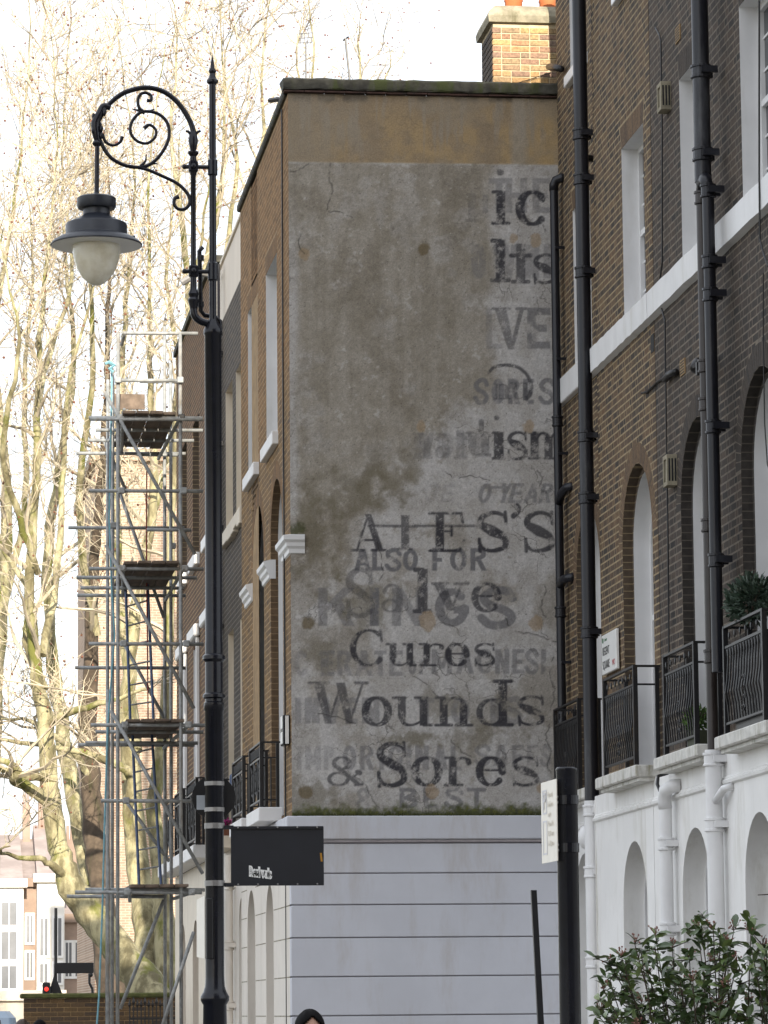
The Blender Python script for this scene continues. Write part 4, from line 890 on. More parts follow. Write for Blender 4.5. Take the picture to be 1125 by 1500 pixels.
mb.strip([(XL+x, GY+.1, z) for x, z in P], [(XL+x, 47.95, z) for x, z in P]); mb.ngon([(XL+x, 47.95, z) for x, z in P]); mb.build('parapet_coping', M['soot_stone'], gab)
MB().tube([(XL-.02, 42.03, 1.0), (XL-.02, 42.03, 6), (XL-.02, 42.06, 9), (XL-.02, 42.03, 12.1)], .011, 5).build('cable', M['iron'], gab)
MB().tube([(XL+.05, 42.3, 12.26), (XL-.03, 42.35, 12.30), (XL-.12, 42.5, 12.32)], .03, 6).build('roof_bracket', M['iron'], gab)
# chimney
ch_ = thing('chimney_stack', 'sunlit brick chimney stack with cement capping and two terracotta pots', 'chimney')
CY0, CX0, CX1 = 41.72, 6.612, 7.7
MB().box(CX0+.01, CX1, CY0+.008, CY0+.9, 11.5, 13.144).build('stack_core', M['pale_mortar'], ch_)
z = 12.18; r_ = 0; mesh_c = {}
while z < 13.075:
    a = CX0 - (0 if r_ % 2 else .1125); k = r_ % 2
    while a < CX1:
        L = .225 if k % 2 == 0 else .1125
        if r_ % 3 == 0: L = .225
        s, e = max(a, CX0), min(a+L-.012, CX1)
        if e-s > .03:
            key = round(e-s, 3)
            if key not in mesh_c: mesh_c[key] = MB().cbox(0, key, 0, .05, 0, .062, .004).mesh('brick', M['brickC'])
            o = bpy.data.objects.new('brick', mesh_c[key]); C.objects.link(o); o.parent = ch_; o.location = (s, CY0-rnd.uniform(0, .004), z)
        a += L; k += 1
    for q in range(8):      # left side of the stack
        yy = CY0+.055+q*.1125
        if 'side' not in mesh_c: mesh_c['side'] = MB().cbox(0, .05, 0, .1, 0, .062, .004).mesh('brick', M['brickD'])
        if q < 7: o = bpy.data.objects.new('brick', mesh_c['side']); C.objects.link(o); o.parent = ch_; o.location = (CX0-.002, yy, z)
    z += .075; r_ += 1
mb = MB(); P = [(.06, 13.119), (-.045, 13.124), (-.055, 13.202), (-.03, 13.270), (.04, 13.338), (.16, 13.377), (.3, 13.387)]
rows = [[(x, y, z) for x, y, z in ((CX0+i_, CY0+i_, z_), (CX1+.1, CY0+i_, z_), (CX1+.1, CY0+.9-i_, z_), (CX0+i_, CY0+.9-i_, z_))] for i_, z_ in P]
for i in range(len(rows)-1): mb.strip(rows[i]+[rows[i][0]], rows[i+1]+[rows[i+1][0]])
mb.ngon(rows[-1]); mb.build('cement_cap', M['cement'], ch_)
for x in (6.935, 7.35):
    MB().lathe([(.105, 13.319), (.105, 13.484), (.115, 13.503), (.10, 13.542), (.095, 13.854), (.11, 13.873), (.11, 13.931), (.085, 13.941)], (x, CY0+.4), 18).build('chimney_pot', M['terracotta'], ch_, smooth=True)
MB().tube([(CX0-.02, CY0-.02, 12.297), (7.0, CY0-.03, 12.424), (7.3, CY0-.02, 12.531)], .005, 4).build('wire', M['iron'], ch_)
# alarm box on the corner
al = thing('alarm_box', 'black and white bell box on the brick corner beside the lettered wall', 'alarm')
q = atx(415, 1072, XL-.05); q1 = float(q[2])
MB().cbox(XL-.085, XL-.005, 41.62, 41.92, q1-.17, q1+.17, .01).build('case', M['black'], al)
MB().box(XL-.09, XL-.0855, 41.66, 41.88, q1+.02, q1+.16).build('panel', M['plate'], al); MB().box(XL-.09, XL-.0855, 41.66, 41.88, q1-.15, q1-.02).build('panel', M['plate'], al)
MB().box(XL-.06, XL-.02, 41.610, 41.619, q1-.16, q1+.16).build('side_panel', M['plate'], al)
# ------------------------------------------------------------------ next houses of the far terrace
X2 = 4.225
h2 = thing('terraced_house', 'dark grey brick house with cream window reveals and cream rendered attic', 'house', 'terraced houses facing the square')
H2 = [op('rect', 48.05, 49.35, 8.22, 10.25), op('rect', 49.9, 51.05, 8.22, 10.25)]
H1 = [op('rect', 48.0, 48.80, 3.84, 6.80), op('rect', 49.85, 50.75, 3.84, 6.80)]
HG = [op('arch', 48.1, 49.0, .1, 3.10), op('arch', 49.9, 51.0, .9, 3.10)]
brick_face(h2, X2, 47.952, 52.6, 3.80, 11.38, H2+H1, M['brickD'], M['grey_mortar'], None, 21, ring=0)
mb = MB(); panel(mb, X2-.02, 47.955, 52.6, 0, 3.80, HG); mb.build('stucco_front', M['stucco_warm'], h2)
for o in HG: reveal(h2, X2-.02, o, .25, M['stucco_warm']); sash_window(h2, X2+.2, o, M['white'], bars=(2, 2))
for o in H2+H1: reveal(h2, X2, o, .2, M['cream']); sash_window(h2, X2+.17, o, M['cream'])
mb = MB()
for s, e in ((48.0, 48.45), (48.47, 49.0), (49.02, 49.45), (49.47, 50.0), (50.02, 50.6), (50.62, 51.15)): mb.cbox(X2-.08, X2+.1, s, e, 8.02+rnd.uniform(-.03, .03), 8.219, .01)
mb.build('stepped_sill', M['cream'], h2)
MB().box(X2+.03, X2+.3, 47.957, 52.59, 11.381, 12.26).build('attic_wall', M['creamwall'], h2, label='cream rendered attic wall above the grey brick')
MB().box(X2+.0, X2+.33, 47.96, 52.58, 12.262, 12.31).build('attic_coping', M['cream'], h2)
MB().box(X2+.44, X2+8, 47.955, 52.58, 0, 12.2).build('inner_shell', M['dark'], h2)
balcony(h2, X2, 49.75, 50.95, 3.97, 4.74, .22, 'lattice'); MB().cbox(X2-.27, X2+.02, 49.6, 51.1, 3.80, 3.965, .01).build('balcony_slab', M['cream'], h2)
pipe(h2, 'white_drainpipe', X2-.10, 49.55, 0, 3.7, .05, M['stucco_warm'], (3.3, 2.5, 1.7))
pipe(h2, 'drainpipe', X2-.08, 51.6, 3.8, 12.2, .05, M['pipe'], (10.9, 9.6, 8.4, 7.0, 5.6, 4.6))
MB().tube([(X2, 52.0, 12.1), (X2-.3, 52.0, 12.16), (X2-.55, 52.0, 12.0)], .05, 8).build('flue_pipe', M['strap'], h2)
MB().cbox(X2-.14, X2-.02, 48.86, 48.98, 4.55, 4.75, .02).build('blue_box', M['blue'], h2)
pot = leaf_clump('window_flowers', 'small magenta flowers on the balcony behind the black sign back', (X2-.12, 49.7, 4.12), (.08, .12, .07), 160, (.45, .02, .22), .04, (X2-.2, X2-.04, 49.62, 49.8, 3.966, 4.08, M['clay']))
h3 = thing('terraced_house', 'red-brown brick house behind the scaffold tower with white sills and black lattice balcony', 'house', 'terraced houses facing the square')
X3 = 4.19
J2 = [op('rect', 55.6, 56.9, 8.55, 10.7), op('rect', 53.0, 54.2, 8.55, 10.7), op('rect', 58.2, 59.4, 8.55, 10.7)]
J1 = [op('rect', 55.6, 56.8, 3.98, 7.2), op('rect', 53.0, 54.2, 3.98, 7.2), op('rect', 58.2, 59.4, 3.98, 7.2)]
JG = [op('arch', 55.5, 56.7, .1, 3.0), op('arch', 58.2, 59.4, .9, 3.0), op('arch', 53.0, 54.2, .9, 3.0)]
brick_face(h3, X3, 52.61, 60.6, 3.80, 12.45, J2+J1, M['brickR'], M['brown_mortar'], None, 31, ring=0)
mb = MB(); panel(mb, X3-.03, 52.61, 60.6, 0, 3.80, JG); mb.add([(X3-.03, 60.6, 0), (12, 60.6, 0), (12, 60.6, 3.8), (X3-.03, 60.6, 3.8)], [(0,1,2,3)]); mb.build('stucco_front', M['cream'], h3)
for o in JG: reveal(h3, X3-.03, o, .25, M['creamwall']); sash_window(h3, X3+.2, o, M['white'], bars=(2, 2))
for o in J2:
    reveal(h3, X3, o, .16, M['reveal_dark'], name='brick_reveal'); sash_window(h3, X3+.14, o, M['white']); MB().cbox(X3-.08, X3+.1, o['a0']-.08, o['a1']+.08, o['z0']-.18, o['z0'], .01).build('window_sill', M['white'], h3)
for o in J1:
    reveal(h3, X3, o, .2, M['white']); sash_window(h3, X3+.17, o, M['white']); MB().cbox(X3-.06, X3-.002, o['a0']-.1, o['a0']-.004, 4.0, 7.25, .01).build('architrave', M['white'], h3); MB().cbox(X3-.10, X3-.002, o['a0']-.16, o['a1']+.16, 7.26, 7.45, .02).build('window_hood', M['white'], h3)
    balcony(h3, X3, o['a0']-.3, o['a1']+.3, 3.99, 4.95, .26, 'lattice')
MB().cbox(X3-.32, X3-.031, 52.7, 60.5, 3.80, 3.985, .01).build('balcony_slab', M['white'], h3)
MB().box(X3+.44, X3+8, 52.62, 60.58, 0, 12.4).build('inner_shell', M['dark'], h3)
MB().box(X3-.05, X3+.42, 52.62, 60.62, 12.452, 12.55).build('parapet_coping', M['soot_stone'], h3)
# aerials on the roofs
ae = thing('tv_aerial', 'small grid aerial on a thin mast above the roof', 'aerial')
p = aty(448, 56, 49); mb = MB(); mb.tube([(p[0], 49, 11.9), (p[0], 49, p[2]-.06)], .012, 5); mb.build('mast', M['iron'], ae)
for k in range(4): MB().tube([(p[0]-.08+k*.05, 49, p[2]-.08), (p[0]-.06+k*.05, 49, p[2]+.07)], .006, 4).build('element', M['strap'], ae)
for k in range(3): MB().tube([(p[0]-.10, 49, p[2]-.07+k*.065), (p[0]+.10, 49, p[2]-.05+k*.065)], .006, 4).build('element', M['strap'], ae)
ae = thing('tv_aerial', 'leaning thin stick aerial behind the coping of the lettered wall', 'aerial')
q0, q1 = aty(516, 125, 43.5), aty(506, 56, 43.5)
MB().tube([(q0[0]+.05, 43.5, 12.0), tuple(q1)], .014, 5).build('mast', M['iron'], ae); MB().tube([(q1[0]-.03, 43.5, q1[2]-.03), (q1[0]+.04, 43.5, q1[2]+.02)], .01, 4).build('element', M['iron'], ae)
# ------------------------------------------------------------------ street lamp
LY = 26.5
lb = aty(313.5, 1000, LY); LX = float(lb[0]); LS = 1/pxm((LX, LY, 4.0))          # metres per pixel at the lamp
def lz(y): return float(aty(312, y, LY)[2])
def lp(x, y, dy=0): q = aty(x, y, LY+dy); return (float(q[0]), LY+dy, float(q[2]))
lamp = thing('street_lamp', 'tall black cast-iron street lamp with scrolled bracket and hanging lantern', 'lamp post')
prof_ = [(26, 0), (26, .25), (22, .3), (20, .7), (22, .74), (20, .8), (17.5, .86), (18.5, 1.2), (17, lz(1472)), (20.5, lz(1466)), (21, lz(1460)), (17, lz(1453)), (14.5, lz(1445)), (13.6, lz(1430)),
         (13.6, lz(1042)), (15, lz(1040)), (15, lz(1030)), (13.2, lz(1028)), (13.2, lz(1024)), (16.5, lz(1022)), (16.5, lz(1018)), (13, lz(1015)), (13, lz(970)), (16.5, lz(966)), (16.5, lz(961)), (13, lz(958)), (13, lz(942)), (12.6, lz(940)),
         (12.6, lz(492)), (14, lz(490)), (14, lz(483)), (11, lz(478)), (8, lz(472)), (6, lz(468))]
co = MB().lathe([(r_*LS, z) if z > .9 else (r_*LS, z) for r_, z in prof_], (LX, LY), 28).build('column', M['black'], lamp); arc_smooth(co, 35)
mb = MB()                                                          # raised foliage on the base
for k in range(16):
    for j in range(5):
        q = 6.283*(k+.5*(j % 2))/16; z = 1.05+j*.085; mb.ball((LX+18*LS*math.cos(q), LY+18*LS*math.sin(q), z), .022, 6, 4, (1, 1, 1.6))
mb.build('base_ornament', M['black'], co, smooth=True)
up = [(5.4, lz(470)), (5.4, lz(412)), (7.6, lz(410)), (7.6, lz(386)), (5.4, lz(384)), (5.2, lz(258)), (7.4, lz(256)), (7.4, lz(235)), (5.2, lz(233)), (5, lz(124)), (8.6, lz(121)), (8.8, lz(118)), (5.5, lz(114)), (4, lz(108)), (5.8, lz(105)), (5.6, lz(103)), (3.4, lz(100)), (2.6, lz(92)), (.3, lz(80))]
arc_smooth(MB().lathe([(r_*LS, z) for r_, z in up], (LX, LY), 16).build('upper_pole', M['black'], lamp), 35)
def rod(name, pts, r_, n=8, parent=lamp, sm=5):
    c = crom(pts, sm); rr = r_ if np.isscalar(r_) else np.interp(np.linspace(0, 1, len(c)), np.linspace(0, 1, len(r_)), r_)
    P = [lp(x, y) for x, y in c]
    return arc_smooth(MB().tube(P, [float(v)*LS for v in np.full(len(c), rr)] if np.isscalar(rr) else [float(v)*LS for v in rr], n).build(name, M['black'], parent), 60)
ar = rod('bracket_arch', [(153, 160), (160.5, 152), (172, 142), (186.6, 134), (212.8, 128.4), (239, 134), (261, 151), (278, 177), (284, 196)], [3.4, 3.5, 3.6, 3.8, 3.8, 3.8, 3.8, 4, 4.5], 10)
rod('scroll', [(146, 204), (155, 222), (168, 235), (190, 244), (215, 243), (234, 228), (247, 203), (245, 180), (230, 166), (208, 164), (194, 177), (191, 193), (200, 206), (215, 210), (227, 201), (228, 190), (219, 183), (211, 188)], [3, 3, 3, 2.8, 2.8, 2.6, 2.6, 2.6, 2.6, 2.5, 2.4, 2.4, 2.3, 2.3, 2.2, 2.2, 2.4, 3.4])
rod('scroll', [(188, 243), (214, 248), (238, 258), (260, 269), (275, 284), (278, 297), (271, 306), (261, 306), (255, 299), (256, 291), (262, 288)], [2.6, 2.6, 2.6, 2.7, 2.8, 2.8, 2.7, 2.6, 2.6, 2.6, 4])
rod('scroll', [(212, 164), (204, 158), (202, 147), (206, 138), (214, 136), (221, 140), (221, 147), (215, 147)], [2.4]*7+[3.2])
rod('scroll', [(150, 196), (155, 208), (166, 213), (176, 208), (179, 200)], [2.4, 2.4, 2.2, 2.2, 3])
for P in ([(194, 160), (203, 162), (212, 166)], [(214, 226), (213, 236), (206, 243)], [(231, 240), (222, 240), (212, 245)], [(218, 163), (226, 160)]): rod('leaf_spur', P, [.8, 2, 2.4][:len(P)] if len(P) == 3 else [2, .8], 6)
hd = rod('acanthus_head', [(162, 158), (152, 156), (147, 166), (140, 180), (141, 196), (143, 207)], [4, 5.5, 6.5, 7, 6.5, 4.5], 10)
mb = MB()
for k in range(18): x, y = 141+rnd.uniform(-6, 8), 160+k*2.6; q = lp(x+ (8 if y < 170 else 0), y, rnd.uniform(-.03, .03)); mb.ball(q, .014, 6, 4, (1, 1, 2))
mb.build('acanthus_leaves', M['black'], hd, smooth=True)
rod('drop_rod', [(142.5, 205), (142, 250), (141.5, 292)], 3.6, 10); q = lp(142, 210); MB().lathe([(5*LS, q[2]-.02), (7.5*LS, q[2]), (5*LS, q[2]+.02)], (q[0], q[1]), 14).build('collar', M['black'], lamp)
sp = lp(283, 240)
sx_, sy_ = sp[0], sp[1]
arc_smooth(MB().lathe([(r_*LS, lz(y)) for r_, y in ((5, 455), (7, 446), (8.5, 440), (6, 436), (8, 431), (5, 424), (4.5, 410), (4, 380), (3.9, 258), (5, 256), (5, 233), (4.5, 230), (8, 226), (8, 223), (4.5, 221), (5.5, 216), (7.5, 207), (6, 199), (4, 192))], (sx_, sy_), 14).build('side_rod', M['black'], lamp), 40)
for y in (245, 398):
    z = lz(y); MB().cbox(sx_-7*LS, sx_+7*LS, sy_-7*LS, sy_+7*LS, z-9*LS, z+9*LS, .012).build('rosette_block', M['black'], lamp); MB().tube([(sx_-13*LS, sy_, z), (LX-5*LS, LY, z)], 3.2*LS, 8).build('tie_bar', M['black'], lamp)
    mb = MB(); mb.ball((sx_, sy_-7*LS, z), 4.5*LS, 8, 6, (1, .5, 1)); mb.ball((sx_-13*LS, sy_, z), 4*LS, 8, 6); mb.build('rosette', M['black'], lamp, smooth=True)
for s in (-1, 1): rod('leaf_spur', [(283, 203), (283+s*6, 194), (283+s*11, 192)], [2.4, 2.2, 1.8], 6)
rod('elbow_pipe', [(283, 448), (285, 462), (293, 470), (304, 474)], 5.5, 10)
MB().tube([lp(297, 362, .08), lp(292, 368, .08), lp(293, 400, .08), lp(294, 455, .08), lp(300, 462, .08), lp(315, 464, .08), lp(322, 470, .08), lp(323, 492, .06)], 3.4*LS, 8).build('conduit', M['black'], lamp, smooth=True)
for y in (378, 446): q = lp(294, y, .08); MB().lathe([(5*LS, q[2]-.02), (5*LS, q[2]+.02)], (q[0], q[1]), 12).build('collar', M['black'], lamp)
# lantern
ln_ = lp(141.3, 350); lx, ly = ln_[0], ln_[1]
M['lantern'] = plain('blue_black_lantern_paint', (.022, .026, .036), .4, .3, 14)
def lat(name, P, m, par=lamp, n=36, sm=35): o = MB().lathe([(r_*LS, lz(y)) for r_, y in P], (lx, ly), n).build(name, m, par); return arc_smooth(o, sm)
hood = lat('lantern_hood', [(3, 284), (5, 290), (26, 292), (29, 294), (29, 306), (27, 309), (20, 309.5), (20, 318), (22, 320), (28, 324), (38, 328), (44.5, 331), (45.5, 333), (45.5, 347), (46, 348.5), (56, 352), (64, 356.5), (68, 361), (68, 362.5), (60, 360), (45, 356), (38, 355)], M['lantern'])
lat('lantern_underside', [(67, 363), (58, 361.2), (46, 357.5), (37, 356.5)], M['plate'], hood)
m, t, b = nodes('opal_globe'); b.inputs['Base Color'].default_value = (.62, .58, .47, 1); b.inputs['Roughness'].default_value = .22; b.inputs['Subsurface Weight'].default_value = .6; b.inputs['Subsurface Radius'].default_value = (.12, .11, .08); b.inputs['Subsurface Scale'].default_value = .6
t.links.new(mixc(t, ramp(t, noise(t, 9, 4), .3, .7), (.68, .63, .50), (.82, .79, .68)), b.inputs['Base Color'])
lat('globe', [(36, 354), (36, 362), (35.5, 372), (33, 384), (28, 398), (21, 409), (13, 416.5), (6, 420), (.4, 421)], m, lamp, 36, 80)
q = lp(166, 322); MB().ball((q[0], q[1]-.02, q[2]), .018, 8, 6).build('hood_knob', M['lantern'], hood, smooth=True)
q = lp(192, 349); MB().cbox(q[0]-.03, q[0]+.03, LY-.03, LY+.03, q[2]-.012, q[2]+.016, .006).build('hinge_block', M['lantern'], hood)
# lamp signs
rs = thing('road_sign', 'round road sign seen from its black back, strapped to the lamp post', 'sign')
c0 = lp(313, 1168, .10); mb = MB(); rr_m = 32*LS; mb.add([(c0[0]+rr_m*math.cos(q), c0[1], c0[2]+rr_m*math.sin(q)) for q in [k*6.2832/40 for k in range(40)]] + [(c0[0]+rr_m*math.cos(q), c0[1]+.008, c0[2]+rr_m*math.sin(q)) for q in [k*6.2832/40 for k in range(40)]], [tuple(range(40)), tuple(range(79, 39, -1))]+[(k, (k+1) % 40, 40+(k+1) % 40, 40+k) for k in range(40)]); mb.build('disc', M['iron'], rs)
M['greylabel'] = plain('grey_label', (.42, .45, .48), .5, .1, 8)
x0, z0 = lp(289.5, 1185)[0], lp(290, 1185)[2]; MB().box(x0, x0+12*LS, c0[1]-.004, c0[1]-.001, z0, z0+21*LS).build('maker_label', M['greylabel'], rs)
for y in (1148, 1186):
    z = lz(y); MB().lathe([(14.2*LS, z-3*LS), (14.6*LS, z-3*LS), (14.6*LS, z+3*LS), (14.2*LS, z+3*LS)], (LX, LY), 28).build('strap', M['strap'], rs); MB().box(LX-.03, LX+.03, LY+13*LS, c0[1]-.001, z-.012, z+.012).build('bracket', M['strap'], rs)
M['signback'] = plain('blue_black_sign_back', (.011, .012, .017), .5, .2, 5)
bs = thing('road_sign', 'rectangular black sign back with a white graffiti sticker, clamped to the lamp post', 'sign')
a_, b_ = lp(338, 1211, -.02), lp(474.5, 1297, -.02); MB().cbox(a_[0], b_[0], LY-.03, LY-.015, b_[2], a_[2], .003).build('panel', M['signback'], bs)
for y in (1212.5, 1295.5):
    z = lz(y)-.0; q = lp(405, y)[2]; MB().box(a_[0]-.05, b_[0]-.004, LY-.042, LY-.031, q-.009, q+.009).build('stiffener', M['signback'], bs)
    for k in range(5): x = a_[0]+.05+(b_[0]-a_[0]-.1)*k/4; MB().ball((x, LY-.044, q), .007, 6, 4).build('rivet', M['strap'], bs)
for y in (1210, 1294):
    z = lz(y); MB().lathe([(14.0*LS, z-4*LS), (14.7*LS, z-4*LS), (14.7*LS, z+4*LS), (14.0*LS, z+4*LS)], (LX, LY), 28).build('strap', M['strap'], bs); MB().box(LX+14*LS, a_[0]+.02, LY-.028, LY-.005, lp(405, y+2)[2]-.014, lp(405, y+2)[2]+.014).build('bracket', M['iron'], bs)
    MB().box(LX-.02, LX+.02, LY-14.7*LS-.012, LY-14.7*LS, z-.02, z+.02).build('strap_buckle', M['strap'], bs)
s0 = lp(365, 1282, -.02)
text_mesh('Real vols', .085, 'sticker_halo', Matrix(((1, 0, 0, s0[0]), (0, 0, -1, LY-.0318), (-.12, 1, 0, s0[2]), (0, 0, 0, 1))), bs, M['plate'], .0008, .52, .011)
text_mesh('Real vols', .085, 'sticker_lettering', Matrix(((1, 0, 0, s0[0]), (0, 0, -1, LY-.0345), (-.12, 1, 0, s0[2]), (0, 0, 0, 1))), bs, M['ink'], .0006, .52, -.003)
M['orange'] = plain('orange_tape', (.42, .20, .02), .5, .15, 10)
q = lp(470, 1256, -.02); MB().add([(q[0]-.009, LY-.0315, q[2]+.032), (q[0]+.006, LY-.0315, q[2]+.032), (q[0]+.012, LY-.0315, q[2]-.03), (q[0]-.002, LY-.0315, q[2]-.03)], [(0, 1, 2, 3)]).build('tape_scrap', M['orange'], bs)
ps = thing('parking_plate', 'narrow pale parking plate turned edge-on, fixed low on the lamp post', 'sign')
q0, q1 = lp(288.5, 1402, .28), lp(299.5, 1318, .0)
mb = MB(); mb.add([(q0[0], LY+.3, lp(288.5, 1402, .3)[2]), (q1[0], LY-.0, lz(1404)), (q1[0], LY-.0, lz(1312)), (q0[0], LY+.3, lp(288.5, 1318, .3)[2])]+[(q0[0]+.006, LY+.3, lp(288.5, 1402, .3)[2]), (q1[0]+.006, LY, lz(1404)), (q1[0]+.006, LY, lz(1312)), (q0[0]+.006, LY+.3, lp(288.5, 1318, .3)[2])], [(0,1,2,3),(7,6,5,4),(0,4,5,1),(1,5,6,2),(2,6,7,3),(3,7,4,0)])
M['warmplate'] = plain('warm_white_plate', (.84, .79, .69), .4, .06, 14); mb.build('plate', M['warmplate'], ps)
MB().cbox(lp(301, 1360)[0], lp(311, 1360)[0], LY-.085, LY-.06, lz(1405), lz(1316), .006).build('channel', M['iron'], ps)
# ------------------------------------------------------------------ right post with parking plate, leaning bar
PY_ = 16.0; q = aty(832.5, 1300, PY_); PXx = float(q[0]); PS = 1/pxm((PXx, PY_, 2.2))
def qz(y): return float(aty(832, y, PY_)[2])
po = thing('sign_post', 'thick black round sign post in front of the white stucco', 'post')
arc_smooth(MB().lathe([(16.8*PS, 0), (16.8*PS, .1), (15.6*PS, .12), (15.6*PS, qz(1130)), (15.9*PS, qz(1129)), (15.9*PS, qz(1126)), (14*PS, qz(1124))], (PXx, PY_), 32).build('tube', M['black'], po), 35)
pk = thing('parking_plate', 'pale parking plate with faint text, clamped to the thick black post', 'sign')
a0_, a1_ = aty(815.5, 1200, PY_-.06), aty(793, 1200, PY_+.25)
def pp(f, yl, yr): return (a0_[0]+(a1_[0]-a0_[0])*f, PY_-.06+.31*f)
zt0, zt1, zb0, zb1 = float(aty(815.5, 1139, PY_-.06)[2]), float(aty(792.5, 1149, PY_+.25)[2]), float(aty(815.5, 1260, PY_-.06)[2]), float(aty(794.5, 1266, PY_+.25)[2])
zt, zb = (zt0+zt1)/2, (zb0+zb1)/2
A, B = (float(a0_[0]), PY_-.06), (float(a1_[0]), PY_+.25)
mb = MB(); nx_, ny_ = .31, (B[0]-A[0]); th = .004
mb.add([(A[0], A[1], zb), (B[0], B[1], zb), (B[0], B[1], zt), (A[0], A[1], zt), (A[0]+th, A[1], zb), (B[0]+th, B[1], zb), (B[0]+th, B[1], zt), (A[0]+th, A[1], zt)], [(0,1,2,3),(7,6,5,4),(0,4,5,1),(1,5,6,2),(2,6,7,3),(3,7,4,0)]); mb.build('plate', M['warmplate'], pk)
M['faint'] = plain('faded_blue_print', (.70, .69, .71), .5, .1, 10); M['faint2'] = plain('faded_grey_print', (.76, .71, .62), .5, .1, 10)
dirv = Vector((A[0]-B[0], A[1]-B[1], 0)).normalized(); nrm = Vector((-dirv.y, dirv.x, 0)); nrm = nrm if nrm.x < 0 else -nrm
def platem(f, z): base = Vector((B[0], B[1], z)) + Vector((A[0]-B[0], A[1]-B[1], 0))*f + nrm*.003; return Matrix(((dirv.x, 0, nrm.x, base.x), (dirv.y, 0, nrm.y, base.y), (0, 1, 0, base.z), (0, 0, 0, 1)))
H_ = zt-zb
for k, (z0, z1) in enumerate(((.60, .90), (.10, .52))):
    mb = MB(); P = lambda f, z: tuple(Vector((B[0], B[1], zb+H_*z)) + Vector((A[0]-B[0], A[1]-B[1], 0))*f + nrm*.0012)
    for s, e, u, v in ((.10, .14, z0, z1), (.34, .38, z0, z1), (.14, .34, z0, z0+.02), (.14, .34, z1-.02, z1)): mb.add([P(s, u), P(e, u), P(e, v), P(s, v)], [(0, 1, 2, 3)])
    mb.build('printed_frame', M['faint'], pk)
text_mesh('P', .11, 'lettering', platem(.16, zb+H_*.66), pk, M['faint'], .0004)
for k, s in enumerate(('Permit', 'holders', 'only', 'Mon-Fri', '8.30 am', '6.30 pm')): text_mesh(s, .034, 'lettering', platem(.46, zb+H_*(.80-.12*k)), pk, M['faint2'], .0004)
for y in (1172, 1242):
    z = qz(y); MB().lathe([(15.7*PS, z-7*PS), (17*PS, z-6.5*PS), (17*PS, z+6.5*PS), (15.7*PS, z+7*PS)], (PXx, PY_), 32).build('clamp', M['black'], pk)
    for dz in (-4, 4): MB().tube([(A[0]+.005, A[1]+.03, z+dz*PS), (PXx-15*PS, PY_-.03, z+dz*PS)], .006, 6).build('clamp_bolt', M['strap'], pk)
lb_ = thing('leaning_post', 'thin black post leaning slightly before the pale stucco wall', 'post')
p0, p1 = aty(781.5, 1304, 20), aty(792, 1500, 20); d = (Vector(p1)-Vector(p0)); d *= (float(p0[2])/-d.z); e_ = Vector(p0)+d
mb = MB()
V8 = []
for c, s in ((e_, .018), (Vector(p0), .0155)): V8 += [(c.x-s, c.y-s, c.z), (c.x+s, c.y-s, c.z), (c.x+s, c.y+s, c.z), (c.x-s, c.y+s, c.z)]
mb.add(V8, [(0,3,2,1),(4,5,6,7),(0,1,5,4),(1,2,6,5),(2,3,7,6),(3,0,4,7)]); mb.build('bar', M['iron'], lb_); MB().cbox(e_.x-.05, e_.x+.05, e_.y-.05, e_.y+.05, 0, .03, .005).build('foot_plate', M['iron'], lb_)
# ------------------------------------------------------------------ scaffold tower
sc = thing('scaffold_tower', 'tall galvanised scaffold tower with board lifts and ladders beside the far houses', 'scaffold')
FY, BY = 49.0, 51.9
def sp_(x, y, Y): return tuple(float(v) for v in aty(x, y, Y))
def tb(name, a, b, m=None, r_=.0245): return MB().tube([a, b], r_, 8).build(name, m or M['steel'], sc, smooth=True)
def up_(x, y, Y, ztop=None): 
    p = sp_(x, y, Y); return tb('standard', (p[0], p[1], 0), (p[0], p[1], p[2]))
up_(173, 488, FY); up_(264, 486, FY); up_(165, 540, FY+1.1); up_(158, 556, BY-.4); up_(250, 532, BY-.6); up_(241, 478, BY); up_(158.5, 1010, FY+.25)
lev = [(488, 178, 290, FY), (557, 174, 262, FY), (559, 205, 262, BY), (612, 130, 297, FY), (614, 132, 297, FY-.06), (630, 140, 297, FY+1.0), (645, 129, 284, FY+1.9), (664, 112, 272, BY), (666, 200, 260, BY-.1),
       (719, 130, 297, FY), (773, 100, 270, BY-.3), (776, 215, 280, FY+1.), (833, 131, 298, FY), (846, 112, 288, FY+.9), (861, 118, 270, FY+1.8), (872, 113, 272, BY), (943, 130, 298, FY), (978, 110, 272, BY-.3),
       (1062, 133, 300, FY), (1072, 140, 298, FY+.9), (1088, 125, 290, FY+1.8), (1091, 115, 285, BY), (1173, 148, 280, FY), (1303, 125, 300, FY+.3), (1307, 110, 296, FY), (1313, 98, 240, BY-1.2)]
for y, x0, x1, Y in lev: tb('ledger', sp_(x0, y, Y), sp_(x1, y+.5, Y))
for y0, y1, x0, x1 in ((612, 662, 180, 178), (612, 672, 264, 232), (833, 870, 181, 180), (833, 880, 269, 242), (1062, 1090, 185, 184), (1064, 1096, 275, 240), (1307, 1320, 190, 190), (1307, 1318, 283, 250), (488, 505, 183, 178), (600, 612, 182, 180)):
    tb('transom', sp_(x0, y0, FY-.08), sp_(x1, y1, BY))
for (a, b, Y) in (((153, 574), (286, 812), FY-.06), ((155, 798), (284, 1038), FY-.06), ((162, 1040), (297, 1280), FY-.06), ((172, 712), (240, 905), BY), ((180, 940), (245, 1060), BY), ((182, 1170), (248, 1262), BY), ((240, 1318), (176, 1478), FY+.8), ((284, 1365), (236, 1508), FY-.06), ((150, 640), (185, 720), BY)):
    tb('brace', sp_(*a, Y), sp_(*b, Y))
